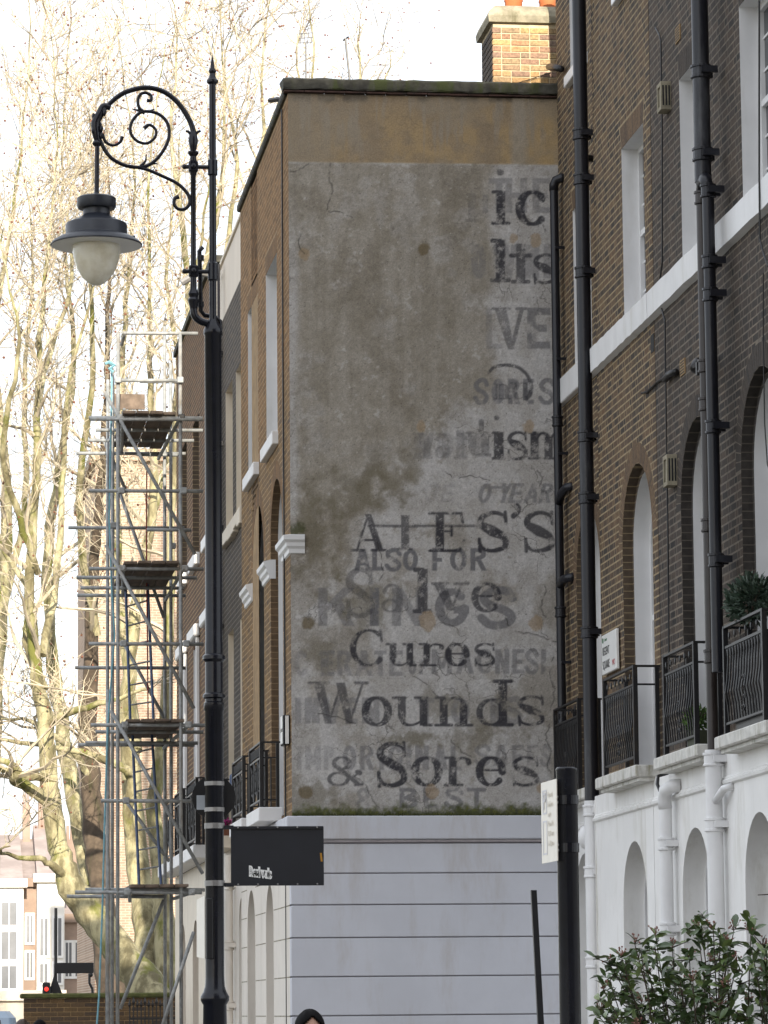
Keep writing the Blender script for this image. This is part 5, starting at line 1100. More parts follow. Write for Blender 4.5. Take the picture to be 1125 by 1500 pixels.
def boards(y, xl, xr, n, z_off=.05):
    z = sp_(220, y, FY)[2]+z_off; X0, X1 = sp_(xl, y, FY)[0], sp_(xr, y, FY)[0]; w_ = (X1-X0)/n
    for k in range(n):
        s = rnd.uniform(-.15, .25); MB().cbox(X0+k*w_+.003+rnd.uniform(0, .006), X0+(k+1)*w_-.004, FY-.1+s*.3, BY+s*.5, z+rnd.uniform(0, .01), z+.045, .006).build('board', M['board'], sc)
boards(614, 179, 258, 4); boards(833, 181, 262, 4); boards(1064, 184, 270, 4); boards(1306, 190, 276, 4)
MB().cbox(sp_(180, 600, FY)[0], sp_(228, 600, FY)[0], BY-.5, BY-.46, sp_(200, 606, BY)[2]-.02, sp_(200, 606, BY)[2]+.20, .005).build('toe_board', M['board'], sc)
for (x, y, Y) in [(173, 557, FY), (175, 612, FY), (178, 719, FY), (179, 833, FY), (181, 943, FY), (183, 1062, FY), (185, 1173, FY), (187, 1307, FY), (264, 557, FY), (266, 612, FY), (269, 719, FY), (271, 833, FY), (273, 943, FY), (276, 1062, FY), (281, 1307, FY), (166, 770, FY+1.), (253, 800, BY)]:
    p = sp_(x, y, Y-.04); MB().cbox(p[0]-.045, p[0]+.045, p[1]-.04, p[1]+.03, p[2]-.04, p[2]+.045, .012).build('coupler', M['iron'] if rnd.random() < .2 else M['steel'], sc)
def ladder(a, b, c, d, Y0, Y1, m, n):
    ld = thing('ladder', 'blue ladder lashed between scaffold lifts, %s run' % n, 'ladder', 'scaffold ladders'); A0, A1, B0, B1 = [Vector(sp_(*q, Y)) for q, Y in ((a, Y0), (b, Y1), (c, Y0), (d, Y1))]
    MB().tube([A0, A1], .022, 6).build('stile', m, ld); MB().tube([B0, B1], .022, 6).build('stile', m, ld); L = (A1-A0).length; k = int(L/.26)
    for i in range(1, k): MB().tube([A0+(A1-A0)*i/k, B0+(B1-B0)*i/k], .014, 6).build('rung', M['steel'], ld)
ladder((204, 1303), (194, 1075), (236, 1298), (222, 1068), BY-1.0, BY-.6, M['blue'], 'lowest')
ladder((191, 1062), (184, 860), (225, 1058), (216, 850), BY-1.0, BY-.6, M['blue'], 'middle')
ro = thing('rope', 'pale blue rope hanging down beside the scaffold tower', 'rope')
MB().tube([sp_(x, y, FY+.2) for x, y in ((160, 532), (164, 536), (163, 600), (160, 760), (163, 850), (168, 930), (158, 1060), (154, 1180), (150, 1330), (145, 1460), (142, 1500))], .014, 6).build('strand', M['rope'], ro); MB().tube([sp_(x, y, FY+.1) for x, y in ((154, 533), (160, 530), (168, 535), (160, 540), (166, 545))], .022, 6).build('knot', M['rope'], ro)
ro = thing('rope', 'thin red line hanging inside the scaffold tower', 'rope'); MB().tube([sp_(x, y, BY-.8) for x, y in ((215, 690), (214.5, 780), (215, 860), (216, 940), (217, 1062))], .010, 5).build('strand', M['red'], ro)
# ------------------------------------------------------------------ trees
m, t, b = nodes('plane_tree_bark'); n_ = noise(t, 4, 6, .65, stretch=(1, 1, .35)); o_ = mixc(t, ramp(t, n_, .38, .62), (.15, .13, .07), (.42, .38, .23)); o_ = mixc(t, ramp(t, noise(t, 2.2, 5, .6, stretch=(1, 1, .5)), .52, .66), o_, (.15, .155, .035))
t.links.new(o_, b.inputs['Base Color']); b.inputs['Roughness'].default_value = .9; bump(t, b, noise(t, 14, 6, .7, stretch=(1, 1, .4)), .9, .05); M['bark'] = m
M['bark_dark'] = plain('dark_bark', (.115, .085, .06), .95, .5, 5, (.05, .05, .02), .5, bmp=.8)
M['twig'] = plain('pale_twig', (.58, .50, .37), .9, .5, 1.2); M['seed'] = plain('seed_ball', (.20, .085, .05), .95, .3, 10)
trg = random.Random(42)
def branch(mb, p, d, L, r0, r1, n, k, curl):
    P = [Vector(p)]; D = Vector(d).normalized(); out = []
    for i in range(n):
        D = (D + Vector((trg.gauss(0, curl), trg.gauss(0, curl), trg.gauss(.05, curl*.7)))).normalized(); P.append(P[-1]+D*L/n); out.append((P[-1], D.copy()))
    mb.tube(P, [r0+(r1-r0)*i/n for i in range(n+1)], k, cap=False); return out
def make_tree(label, stems, Y, start=.35, dens=1.0, seeds=260, upk=.55, lmul=1.0, mats=None):
    tr = thing('plane_tree', label, 'tree', 'bare plane trees of the square'); tw = MB(); sb = MB(); tips = []
    for si, (st, dy) in enumerate(stems):
        Z = [Vector(sp_(x, y, Y+(stems[0][1] if si and st[0][1] < 1400 else 0)+dy*min(1, i/3))) for i, (x, y, r_) in enumerate(st)]; S = 1/pxm(Z[0])
        if st[0][1] > 1400: Z[0].z = max(Z[0].z, .0) if Z[0].z < .3 else Z[0].z
        c = crom([tuple(q) for q in Z], 5); rr = np.interp(np.linspace(0, 1, len(c)), np.linspace(0, 1, len(st)), [q[2]*S for q in st])
        if st[0][1] > 1400:
            b0 = c[0].copy(); b0[2] = -.1; c = np.vstack([b0, c]); rr = np.concatenate([[rr[0]*1.25], rr])
        fw = np.linspace(0, 1, len(c))**1.3; c[:, 0] += .20*fw*np.sin(fw*11+si*2.1+Y)-.20*fw*np.sin(fw*5+si); c[:, 1] += .3*fw*np.sin(fw*7+si); rr = rr*np.interp(np.linspace(0, 1, len(c)), [0, .6, 1], [1, .95, .35])
        c[2:-1] += np.random.RandomState(si+int(Y)).uniform(-.03, .03, c[2:-1].shape)
        (lambda o: arc_smooth(o, 80))(MB().tube([tuple(q) for q in c], [float(v)*(1+trg.uniform(-.06, .06)) for v in rr], 12).build('trunk' if si == 0 else 'limb', (mats or {}).get(si, M['bark']), tr))
        for i in range(len(c)-1):
            f = i/len(c)
            if f < start: continue
            nb = int(dens*(1.0 if f > .7 else .5)+trg.random())
            for q in range(nb):
                p = Vector(c[i]); ax = (Vector(c[min(i+1, len(c)-1)])-Vector(c[i])).normalized(); a = trg.uniform(0, 6.28); d = Vector((math.cos(a), math.sin(a), 0))*.85+ax*.6+Vector((0, 0, upk*trg.uniform(-.5, 1.3)))
                L = lmul*trg.uniform(1.6, 3.4)*(1-.35*f); r0 = min(float(rr[i])*.55, .055)
                for j, (p1, d1) in enumerate(branch(tw, p, d, L, r0, .012, 7, 4, .2)):
                    for q2 in range(2 if j > 4 else 1):
                        d2 = (d1+Vector((trg.gauss(0, .8), trg.gauss(0, .8), trg.gauss(.3, .6)))).normalized()
                        for j2, (p2, d3) in enumerate(branch(tw, p1, d2, trg.uniform(.6, 1.4), .011, .006, 4, 3, .24)):
                            if trg.random() < .75:
                                e = branch(tw, p2, (d3+Vector((trg.gauss(0, .7), trg.gauss(0, .7), trg.gauss(.25, .6)))), trg.uniform(.3, .8), .006, .0035, 3, 3, .24); tips.append(e[-1][0])
    for p in trg.sample(tips, min(seeds, len(tips))): L = trg.uniform(.04, .14); sb.ball((p.x, p.y, p.z-L), trg.uniform(.016, .028), 6, 4); sb.tube([p, (p.x, p.y, p.z-L)], .003, 3)
    tw.build('crown', M['twig'], tr, kind='stuff'); sb.build('seed_balls', M['seed'], tr, kind='stuff'); return tr
T1 = [(228, 1470, 30), (205, 1432, 27), (172, 1388, 25), (132, 1335, 24), (102, 1292, 21), (86, 1240, 17), (74, 1150, 14), (72, 1060, 13), (62, 970, 9.5), (55, 860, 8.5), (60, 720, 8), (54, 590, 7), (44, 470, 5.5), (52, 330, 4.2), (62, 190, 3), (66, 40, 2)]
T1b = [(78, 1180, 9), (40, 1150, 9), (12, 1130, 8), (-30, 1100, 7)]; T1c = [(66, 1010, 6), (40, 940, 6), (20, 840, 5), (-10, 760, 4)]; T1d = [(74, 1060, 7), (110, 1040, 5), (180, 1020, 4), (240, 1000, 2.5)]; T1e = [(80, 1140, 7), (30, 1135, 6), (-20, 1120, 5)]
make_tree('leaning moss-backed plane tree growing over the garden wall', [(T1, 1.5), (T1b, -1), (T1c, 1), (T1d, -1.5), (T1e, -.8), ([(96, 1285, 7), (75, 1265, 5), (40, 1255, 4), (-10, 1240, 3)], -1), ([(62, 960, 6), (82, 860, 6), (92, 740, 5), (110, 600, 4), (120, 440, 3), (128, 250, 2)], 2), ([(56, 840, 5), (30, 760, 5), (12, 640, 4.5), (10, 500, 3.5), (5, 330, 2.4)], -2), ([(55, 600, 4), (80, 500, 3.5), (96, 380, 3), (110, 220, 2)], 3)], 68, .42, 1.0, 420)
T2 = [(222, 1470, 30), (218, 1400, 22), (208, 1300, 18), (200, 1180, 16), (196, 1060, 14), (200, 940, 10), (212, 820, 8), (222, 700, 7), (215, 560, 6), (222, 420, 5), (218, 250, 3.5), (225, 60, 2)]
make_tree('stout forked plane tree with a bright mossy bole behind the scaffold', [(T2, 2), ([(244, 1470, 22), (246, 1390, 19), (240, 1300, 14), (228, 1180, 11), (240, 1050, 9), (244, 900, 7), (250, 760, 6), (262, 600, 5), (275, 420, 4), (290, 240, 3), (300, 60, 2)], 1), ([(200, 1100, 9), (188, 980, 8), (172, 850, 7), (170, 700, 6), (180, 540, 5), (176, 380, 4), (185, 200, 2.6), (190, 30, 1.6)], 3), ([(214, 1330, 9), (190, 1210, 8), (180, 1130, 7), (60, 1090, 5), (0, 1080, 4)], -1), ([(212, 800, 5), (240, 680, 5), (255, 540, 4), (262, 380, 3), (258, 200, 2)], 2)], 71, .45, 1.0, 420)
T3 = [(165, 1470, 24), (156, 1380, 21), (146, 1280, 19), (134, 1180, 16), (132, 1060, 14), (142, 930, 11), (150, 820, 8), (156, 690, 7), (150, 560, 6), (140, 430, 5), (148, 280, 3.6), (150, 100, 2.2)]
make_tree('straight dark-barked plane tree rising between the leaning tree and the scaffold', [(T3, 1), ([(138, 1300, 14), (118, 1225, 13), (104, 1140, 12), (92, 1040, 11), (80, 930, 9), (72, 800, 8), (82, 660, 6), (95, 520, 5), (88, 360, 4), (95, 200, 2.8), (100, 20, 1.8)], 2), ([(142, 930, 6), (122, 800, 6), (118, 660, 5), (128, 500, 4), (135, 330, 3), (120, 140, 2)], -2), ([(134, 1140, 5), (100, 1100, 5), (50, 1060, 4), (0, 1050, 3)], -1)], 75, .45, 1.0, 420, mats={0: M['bark_dark']})
make_tree('taller plane tree whose bare crown shows above the far house fronts', [([(300, 1470, 20), (300, 1200, 17), (304, 900, 13), (308, 640, 10), (300, 450, 7), (310, 300, 5), (318, 150, 3.4), (322, -40, 2)], 0), ([(306, 640, 7), (340, 480, 6), (362, 320, 5), (380, 160, 3.4), (388, -20, 2)], 2), ([(304, 700, 7), (280, 520, 6), (262, 340, 4.6), (250, 160, 3), (252, -20, 2)], -2), ([(330, 520, 5), (390, 380, 4.4), (430, 230, 3.4), (455, 90, 2.4), (470, -40, 1.5)], 3), ([(308, 560, 5), (330, 380, 4), (346, 200, 3), (350, 20, 2)], 0)], 82, .40, 1.1, 420, lmul=1.15)
make_tree('slender plane tree far behind the lettered gable with thin top twigs', [([(520, 1470, 16), (515, 1100, 14), (500, 700, 11), (495, 400, 7), (510, 240, 4), (520, 110, 2.6), (530, 10, 1.4)], 0), ([(500, 480, 5), (460, 300, 4), (440, 160, 2.8), (430, 20, 1.6)], 2), ([(505, 420, 4), (545, 260, 3), (560, 130, 2), (568, 60, 1.2)], 1)], 95, .45, .7, 160)
make_tree('plane tree at the open end of the street with sparse low boughs', [([(-20, 1470, 20), (-15, 1250, 16), (-8, 1050, 13), (5, 860, 10), (12, 700, 8), (0, 520, 6), (15, 350, 4), (20, 150, 3), (24, -20, 2)], 0), ([(2, 900, 6), (35, 760, 5), (40, 600, 4), (30, 420, 3), (40, 230, 2)], 1)], 86, .35, 1.1, 260)
# ------------------------------------------------------------------ garden wall, background buildings
gw = thing('garden_wall', 'low brown brick garden wall with green mossy coping under the leaning tree', 'wall')
WY = 62.5; x0, x1 = float(aty(35, 1470, WY)[0]), float(aty(268, 1470, WY)[0]); wz = float(aty(150, 1462, WY)[2])
MB().box(x0+.005, x1+.3, WY+.007, WY+.33, 0, wz).build('wall_core', M['brown_mortar'], gw)
mc = {}; z = .0; r_ = 0
while z < wz-.05:
    a = x0-(.1125 if r_ % 2 else 0)
    while a < x1+.3:
        s, e = max(a, x0), min(a+.213, x1+.3)
        if e-s > .03 and z > 1.05:
            k = round(e-s, 3)
            if k not in mc: mc[k] = MB().cbox(0, k, 0, .05, 0, .062, .004).mesh('brick', M['brickW'])
            o = bpy.data.objects.new('brick', mc[k]); C.objects.link(o); o.parent = gw; o.location = (s, WY-rnd.uniform(0, .006), z)
        a += .225
    z += .075; r_ += 1
mb = MB(); mb.cbox(x0-.06, x1+.3, WY-.07, WY+.40, wz+.002, wz+.085, .02); mb.build('coping', plain('moss_green_coping', (.12, .13, .04), .95, .45, 8, (.07, .06, .03), .4, bmp=.6), gw)
rl = thing('iron_railing', 'short run of black spear-headed railings before the garden wall', 'railing')
for k in range(14):
    x = 190+k*5.6; p = aty(x, 1472, WY-.6); z = float(p[2])-.04*abs((k % 3)-1)
    MB().tube([(p[0], WY-.6, 0), (p[0], WY-.6, z)], .012, 6).build('bar', M['iron'], rl); MB().lathe([(.012, z), (.026, z+.04), (.004, z+.13)], (float(p[0]), WY-.6), 6).build('spear_head', M['iron'], rl)
xa, xb = float(aty(188, 1472, WY)[0]), float(aty(268, 1472, WY)[0]); MB().box(xa, xb, WY-.615, WY-.585, 1.50, 1.54).build('rail', M['iron'], rl); MB().box(xa, xb, WY-.615, WY-.585, .15, .19).build('rail', M['iron'], rl)
M['farbrick'], t, b = nodes('far_pink_brickwork')
tc = N(t, 'ShaderNodeNewGeometry'); bk = N(t, 'ShaderNodeTexBrick'); mp = N(t, 'ShaderNodeMapping'); mp.inputs['Rotation'].default_value = (R(90), 0, 0); t.links.new(tc.outputs['Position'], mp.inputs[0]); t.links.new(mp.outputs[0], bk.inputs['Vector'])
bk.inputs['Color1'].default_value = (.42, .27, .19, 1); bk.inputs['Color2'].default_value = (.30, .19, .13, 1); bk.inputs['Mortar'].default_value = (.52, .44, .34, 1); bk.inputs['Scale'].default_value = 1; bk.inputs['Mortar Size'].default_value = .012; bk.inputs['Brick Width'].default_value = .225; bk.inputs['Row Height'].default_value = .075
t.links.new(mixc(t, ramp(t, noise(t, .4, 4), .3, .7), bk.outputs['Color'], mixc(t, .3, bk.outputs['Color'], (.6, .5, .4))), b.inputs['Base Color']); b.inputs['Roughness'].default_value = .95
M['farstucco'] = plain('far_white_stucco', (.72, .70, .66), .8, .1, .4, (.55, .52, .48), .3)
M['farroof'] = plain('far_slate_roof', (.36, .30, .28), .9, .3, 1); M['farglass'] = plain('far_window_glass', (.16, .17, .19), .3, .3, .6); M['farpot'] = plain('far_chimney_brick', (.34, .25, .20), .9, .3, 1)
def block(name, label, x0, x1, y0, y1, z1, m, wins=None, rows=(), roof=None, rot=0):
    t_ = thing(name, label, 'building'); MB().box(x0, x1, y0, y1, 0, z1).build('wall', m, t_)
    MB().box(x0-.15, x1+.15, y0-.2, y1, z1, z1+.35).build('cornice', m, t_)
    if wins:
        n, w_ = wins
        for (za, zb) in rows:
            for k in range(n):
                xc = x0+(x1-x0)*(k+.5)/n; f = MB().box(xc-w_/2-.08, xc+w_/2+.08, y0-.06, y0-.002, za-.1, zb+.1).build('window', M['white'], t_); MB().box(xc-w_/2, xc+w_/2, y0-.066, y0-.061, za, zb).build('pane', M['farglass'], f)
                MB().box(xc-.02, xc+.02, y0-.075, y0-.067, za, zb).build('glazing_bar', M['white'], f)
    if roof:
        MB().add([(x0, y0+.3, z1+.35), (x1, y0+.3, z1+.35), (x1, y1, z1+.35), (x0, y1, z1+.35), (x0, (y0+y1)/2, z1+roof), (x1, (y0+y1)/2, z1+roof)], [(0,1,5,4),(2,3,4,5),(0,4,3),(1,2,5)]).build('roof', M['farroof'], t_)
        nc = max(1, int((x1-x0)/3.2)); cw = min(.6, (x1-x0)*.3)
        for k in range(nc):
            xc = x0+(x1-x0)*(k+.5)/nc; c_ = MB().box(xc-cw, xc+cw, (y0+y1)/2-.4, (y0+y1)/2+.4, z1+1, z1+roof+1.4).build('chimney', M['farpot'], t_)
            for q in range(4): MB().lathe([(cw*.2, z1+roof+1.4), (cw*.16, z1+roof+2.0)], (xc-cw*.7+q*cw*.45, (y0+y1)/2), 8).build('chimney_pot', M['farpot'], c_)
    return t_
block('brick_building', 'tall pinkish brick flank of a building standing behind the trees', float(aty(139, 1400, 106)[0]), float(aty(285, 1400, 106)[0]), 106, 118, 17.5, M['farbrick'])
XW = lambda px: float(aty(px, 1400, 150)[0])
def zz(py): return float(aty(20, py, 150)[2])
block('white_terrace', 'sunlit white stucco terrace with tall windows at the end of the street', XW(-260), XW(34), 150, 162, zz(1300), M['farstucco'], (7, .6), ((zz(1448), zz(1415)), (zz(1405), zz(1365)), (zz(1355), zz(1322))), 2.4)
block('white_terrace', 'narrow white stucco house front beside the brown brick strip', XW(54.5), XW(95), 150.5, 162, zz(1292), M['farstucco'], (2, .3), ((zz(1400), zz(1345)), (zz(1440), zz(1412))), 2.6)
block('brick_house', 'narrow brown brick house front between two white stucco fronts', XW(35), XW(54), 151, 162, zz(1298), M['farpot'], (1, .24), ((zz(1432), zz(1395)), (zz(1380), zz(1340))), 2.2)
block('brick_house', 'brown brick house with tall sashes behind the black panel sign', XW(96), XW(140), 152, 162, zz(1350), M['farpot'], (3, .24), ((zz(1430), zz(1380)), ), 2.2)
block('low_wall_house', 'cream low front wall across the far street end', XW(-200), XW(60), 128, 129, float(aty(10, 1466, 128)[2]), M['creamwall'])
# road furniture beyond the wall
FYY = 66.0
def fp_(x, y): return tuple(float(v) for v in aty(x, y, FYY))
fs = thing('direction_sign', 'black horizontal sign panel on a thin pole above the garden wall', 'sign')
a, b_ = fp_(80, 1426), fp_(137, 1410); MB().cbox(a[0], b_[0], FYY-.02, FYY, a[2], b_[2], .004).build('panel', M['signback'], fs)
p = fp_(82, 1330); MB().tube([(p[0], FYY+.04, 0), (p[0], FYY+.04, p[2])], .028, 8).build('pole', M['iron'], fs)
MB().tube([fp_(131, 1426), fp_(131, 1440), fp_(135, 1448), fp_(136, 1458)], .025, 6).build('strut', M['iron'], fs); MB().ball(fp_(133, 1428), .04, 8, 6).build('strut_joint', M['iron'], fs)
MB().tube([(fp_(136, 1450)[0], FYY, 0), (fp_(136, 1450)[0], FYY, fp_(136, 1456)[2])], .025, 6).build('pole', M['iron'], fs)
ws = thing('warning_sign', 'black back of a triangular warning sign just above the garden wall', 'sign'); a = fp_(71, 1455); b_ = fp_(91, 1455); c = fp_(80, 1426)
mb = MB(); mb.add([a, b_, c]+[(q[0], q[1]+.02, q[2]) for q in (a, b_, c)], [(0,1,2),(5,4,3),(0,3,4,1),(1,4,5,2),(2,5,3,0)]); mb.build('triangle', M['signback'], ws); MB().tube([(c[0], FYY+.05, 0), (c[0], FYY+.05, c[2]-.1)], .03, 8).build('pole', M['iron'], ws)
ts = thing('traffic_signal', 'small red signal light peeping over the garden wall', 'signal'); p = fp_(67.5, 1449); MB().cbox(p[0]-.07, p[0]+.07, FYY-.2, FYY-.08, p[2]-.45, p[2]+.12, .02).build('head', M['iron'], ts); MB().tube([(p[0], FYY-.1, 0), (p[0], FYY-.1, p[2]-.4)], .04, 8).build('pole', M['iron'], ts)
m, t, b = nodes('lit_red_lens'); b.inputs['Base Color'].default_value = (.6, .01, .01, 1); b.inputs['Emission Color'].default_value = (1, .03, .02, 1); b.inputs['Emission Strength'].default_value = 1.5; MB().ball((p[0], FYY-.205, p[2]), .036, 10, 8, (1, .4, 1)).build('lens', m, ts, smooth=True)
# ------------------------------------------------------------------ van at the left edge
van = thing('parked_van', 'pale blue van parked at the open end of the garden wall', 'van')
M['vanpaint'] = plain('pale_blue_car_paint', (.30, .40, .52), .25, .05, 3, coat=.6); M['tyre'] = plain('tyre_rubber', (.02, .02, .02), .85, .2, 8); M['rim'] = plain('wheel_rim', (.35, .35, .36), .35, .1, 8, metal=.7); M['tail'] = plain('red_tail_lamp', (.35, .01, .01), .25, .1, 8); M['chrome'] = plain('number_plate_yellow', (.6, .5, .05), .5, .1, 8)
VX1 = float(aty(33, 1490, 55)[0]); VX0 = VX1-1.75; vz = float(aty(15, 1481, 55)[2]); vy = 55.0; xc = (VX0+VX1)/2
sec = [(.02, .32, .80), (.0, .55, 1.0), (.0, .98, 1.0), (.10, 1.05, .98), (.30, vz-.10, .90), (.42, vz, .80)]   # (inset along y at tail, z, width factor)
mb = MB(); rows = []
for i, (iy, z, wf) in enumerate(sec):
    hw = (VX1-VX0)/2*wf; yf = vy+4.3-(0 if z < 1.0 else (1.1 if z < 1.2 else 2.0)); rows.append([(xc-hw, vy+iy+.06, z), (xc-hw+.08, vy+iy, z), (xc+hw-.08, vy+iy, z), (xc+hw, vy+iy+.06, z), (xc+hw, yf-.15, z), (xc+hw-.15, yf, z), (xc-hw+.15, yf, z), (xc-hw, yf-.15, z)])
for i in range(len(rows)-1): mb.strip(rows[i]+[rows[i][0]], rows[i+1]+[rows[i+1][0]])
mb.ngon(rows[0]); mb.ngon(rows[-1]); vb = mb.build('body', M['vanpaint'], van); bv = vb.modifiers.new('bevel', 'BEVEL'); bv.width = .03; bv.segments = 2
MB().add([(xc-.62, vy+.095, 1.08), (xc+.62, vy+.095, 1.08), (xc+.56, vy+.285, vz-.13), (xc-.56, vy+.285, vz-.13)], [(0,1,2,3)]).build('rear_window', M['glass'], van)
for s in (-1, 1):
    X = xc+s*(VX1-VX0)/2; MB().add([(X-s*.012, vy+.5, 1.07), (X-s*.012, vy+2.6, 1.07), (X-s*.085, vy+2.2, vz-.14), (X-s*.085, vy+.6, vz-.14)], [(0,1,2,3)]).build('side_window', M['glass'], van)
    MB().cbox(xc+s*.70-.07, xc+s*.70+.07, vy-.015, vy+.05, .72, 1.0, .01).build('tail_lamp', M['tail'], van)
    for yy in (vy+.8, vy+3.4):
        wmb = MB(); wmb.tube([(X-s*.20, yy, .31), (X+s*.005, yy, .31)], .31, 20); wl = wmb.build('wheel', M['tyre'], van); MB().tube([(X+s*.0055, yy, .31), (X+s*.012, yy, .31)], .19, 16).build('rim', M['rim'], wl)
MB().box(xc-.26, xc+.26, vy-.012, vy-.004, .62, .73).build('number_plate', M['chrome'], van); MB().cbox(xc-.8, xc+.8, vy-.05, vy+.08, .40, .56, .02).build('bumper', M['iron'], van)
# ------------------------------------------------------------------ people
M['skin'] = plain('skin', (.46, .27, .19), .55, .1, 8); M['coat'] = plain('dark_coat', (.03, .035, .05), .85, .25, 9); M['coat2'] = plain('brown_coat', (.10, .06, .04), .85, .25, 9); M['trouser'] = plain('dark_trousers', (.025, .025, .03), .85, .2, 9)
M['hair'] = plain('black_hair', (.004, .0035, .004), .7, .3, 40, stretch=(1, 1, .1), spec=.12); M['hair2'] = plain('brown_hair', (.05, .028, .018), .45, .3, 40, stretch=(1, 1, .1)); M['shoe'] = plain('black_shoe', (.015, .015, .015), .4, .2, 8)
def skin_mesh(name, V, E_, Rr, m, parent):
    me = bpy.data.meshes.new(name); me.from_pydata(V, E_, []); o = bpy.data.objects.new(name, me); C.objects.link(o); o.parent = parent; me.materials.append(m)
    o.modifiers.new('skin', 'SKIN').use_smooth_shade = True
    for i, q in enumerate(Rr): me.skin_vertices[0].data[i].radius = (q, q) if np.isscalar(q) else q
    me.skin_vertices[0].data[0].use_root = True; s = o.modifiers.new('sub', 'SUBSURF'); s.levels = 2; s.render_levels = 2; return o
def person(label, x, y, h, turn, hair, coat, longhair):
    t_ = thing('person', label, 'person', 'people walking in the street'); t_.location = (x, y, 0); t_.rotation_euler = (0, 0, turn); k = h/1.70
    V = [(0,0,.92),(0,.0,1.12),(0,0,1.34),(0,.01,1.44),(.17,0,1.40),(.21,.02,1.14),(.20,-.06,.92),(-.17,0,1.40),(-.21,.02,1.14),(-.20,-.06,.92),(.09,0,.86),(.10,-.02,.48),(.10,.03,.09),(-.09,0,.86),(-.10,.06,.48),(-.10,.10,.10)]
    E_ = [(0,1),(1,2),(2,3),(2,4),(4,5),(5,6),(2,7),(7,8),(8,9),(0,10),(10,11),(11,12),(0,13),(13,14),(14,15)]
    Rr = [(.15,.11),(.135,.10),(.15,.11),.055,.065,.052,.038,.065,.052,.038,.085,.06,.045,.085,.06,.045]
    b_ = skin_mesh('body', [(a*k, c*k, d*k) for a, c, d in V], E_, [tuple(v*k for v in q) if not np.isscalar(q) else q*k for q in Rr], coat, t_)
    def head_grid(grow, zc, cut=None):
        mb = MB(); n, m_ = 24, 18
        for i in range(m_+1):
            a = math.pi*i/m_; z = math.cos(a)
            for j in range(n):
                q = 6.2832*j/n; X = math.sin(a)*math.cos(q); Yv = math.sin(a)*math.sin(q); jaw = 1-.28*max(0, -z)**1.5
                mb.v.append(((X*.074*jaw+0)*grow, (Yv*.095*(1-.12*max(0, -z)))*grow, zc+z*.115*grow))
        mb.f = [(i*n+j, i*n+(j+1) % n, (i+1)*n+(j+1) % n, (i+1)*n+j) for i in range(m_) for j in range(n)]; return mb
    zc = h-.128*k; hm = head_grid(k, zc)
    nose = [(0, -.100), ]
    hd_ = hm.build('head', M['skin'], t_, smooth=True)
    MB().tube([(0, 0, 1.42*k), (0, -.005, zc-.07*k)], .05*k, 12).build('neck', M['skin'], t_, smooth=True)
    MB().add([(-.014*k, -.088*k, zc-.045*k), (.014*k, -.088*k, zc-.045*k), (0, -.118*k, zc-.04*k), (0, -.093*k, zc+.01*k)], [(0,1,2),(0,2,3),(1,3,2)]).build('nose', M['skin'], hd_)
    for s in (-1, 1):
        MB().ball((s*.032*k, -.086*k, zc+.004*k), .012*k, 8, 6, (1.2, .6, .6)).build('eye', M['plate'], hd_); MB().ball((s*.032*k, -.094*k, zc+.004*k), .0055*k, 8, 6).build('iris', M['ink'], hd_); MB().tube([(s*.015*k, -.093*k, zc+.026*k), (s*.034*k, -.093*k, zc+.031*k), (s*.052*k, -.082*k, zc+.026*k)], .004*k, 5).build('eyebrow', hair, hd_)
        MB().ball((s*.074*k, .005*k, zc-.005*k), .026*k, 8, 6, (.35, .7, 1.2)).build('ear', M['skin'], hd_)
    MB().ball((0, -.085*k, zc-.072*k), .022*k, 8, 6, (1.1, .4, .3)).build('mouth', M['redink'], hd_)
    mb = MB(); n, m_ = 40, 24                                           # hair shell, open over the face
    g = [[None]*n for _ in range(m_+1)]
    for i in range(m_+1):
        a = math.pi*.80*i/m_; z = math.cos(a)
        for j in range(n):
            q = 6.2832*j/n; gr = 1.13+.015*math.sin(j*5.1)+.012*math.sin(j*11+i*.7); d = math.sin(a); zz_ = z*.115
            if longhair and z < 0: d = max(d, .96); zz_ = z*.20
            mb.v.append((d*math.cos(q)*.076*k*gr*1.12, (d*math.sin(q)*.096+.004)*k*gr, zc+zz_*k*gr)); g[i][j] = (z, math.sin(q)*math.sin(a), math.cos(q)*math.sin(a))
    for i in range(m_):
        for j in range(n):
            z, yy, xx = g[i][j]
            part = .60+.42*min(1, abs(xx+.12)*1.0)**1.0*-1+.30
            if yy < -.30 and z < (.74-abs(xx+.02)*.62): continue
            mb.f.append((i*n+j, i*n+(j+1) % n, (i+1)*n+(j+1) % n, (i+1)*n+j))
    hr = mb.build('hair', hair, t_, smooth=True); so_ = hr.modifiers.new('thick', 'SOLIDIFY'); so_.thickness = .012; so_.offset = 0
    for s in (-1, 1):
        hx, hy, hz = s*.20*k, -.06*k, .90*k; mb = MB(); mb.ball((hx, hy, hz-.05*k), .04*k, 10, 8, (.5, .9, 1.15))
        for f in range(4): fy = hy-.03*k+f*.02*k; L = (.075, .085, .08, .062)[f]*k; mb.tube([(hx, fy, hz-.08*k), (hx-s*.006, fy-.006*k, hz-.08*k-L*.55), (hx-s*.016, fy-.01*k, hz-.08*k-L)], [.009*k, .0085*k, .006*k], 6)
        mb.tube([(hx, hy-.03*k, hz-.03*k), (hx-s*.004, hy-.058*k, hz-.06*k), (hx-s*.008, hy-.062*k, hz-.095*k)], [.011*k, .009*k, .007*k], 6); mb.build('hand', M['skin'], t_, smooth=True)
    for sx2, sy2 in ((.10, .03), (-.10, .10)): MB().ball((sx2*k, (sy2-.06)*k, .045), .09*k, 12, 8, (.5, 1.35, .5)).build('shoe', M['shoe'], t_, smooth=True)
    return t_
q = aty(454, 1480, 22.5); person('dark-haired person in a dark coat walking toward the lamp post', float(q[0]), 22.5, float(q[2]), R(6), M['hair'], M['coat'], True)
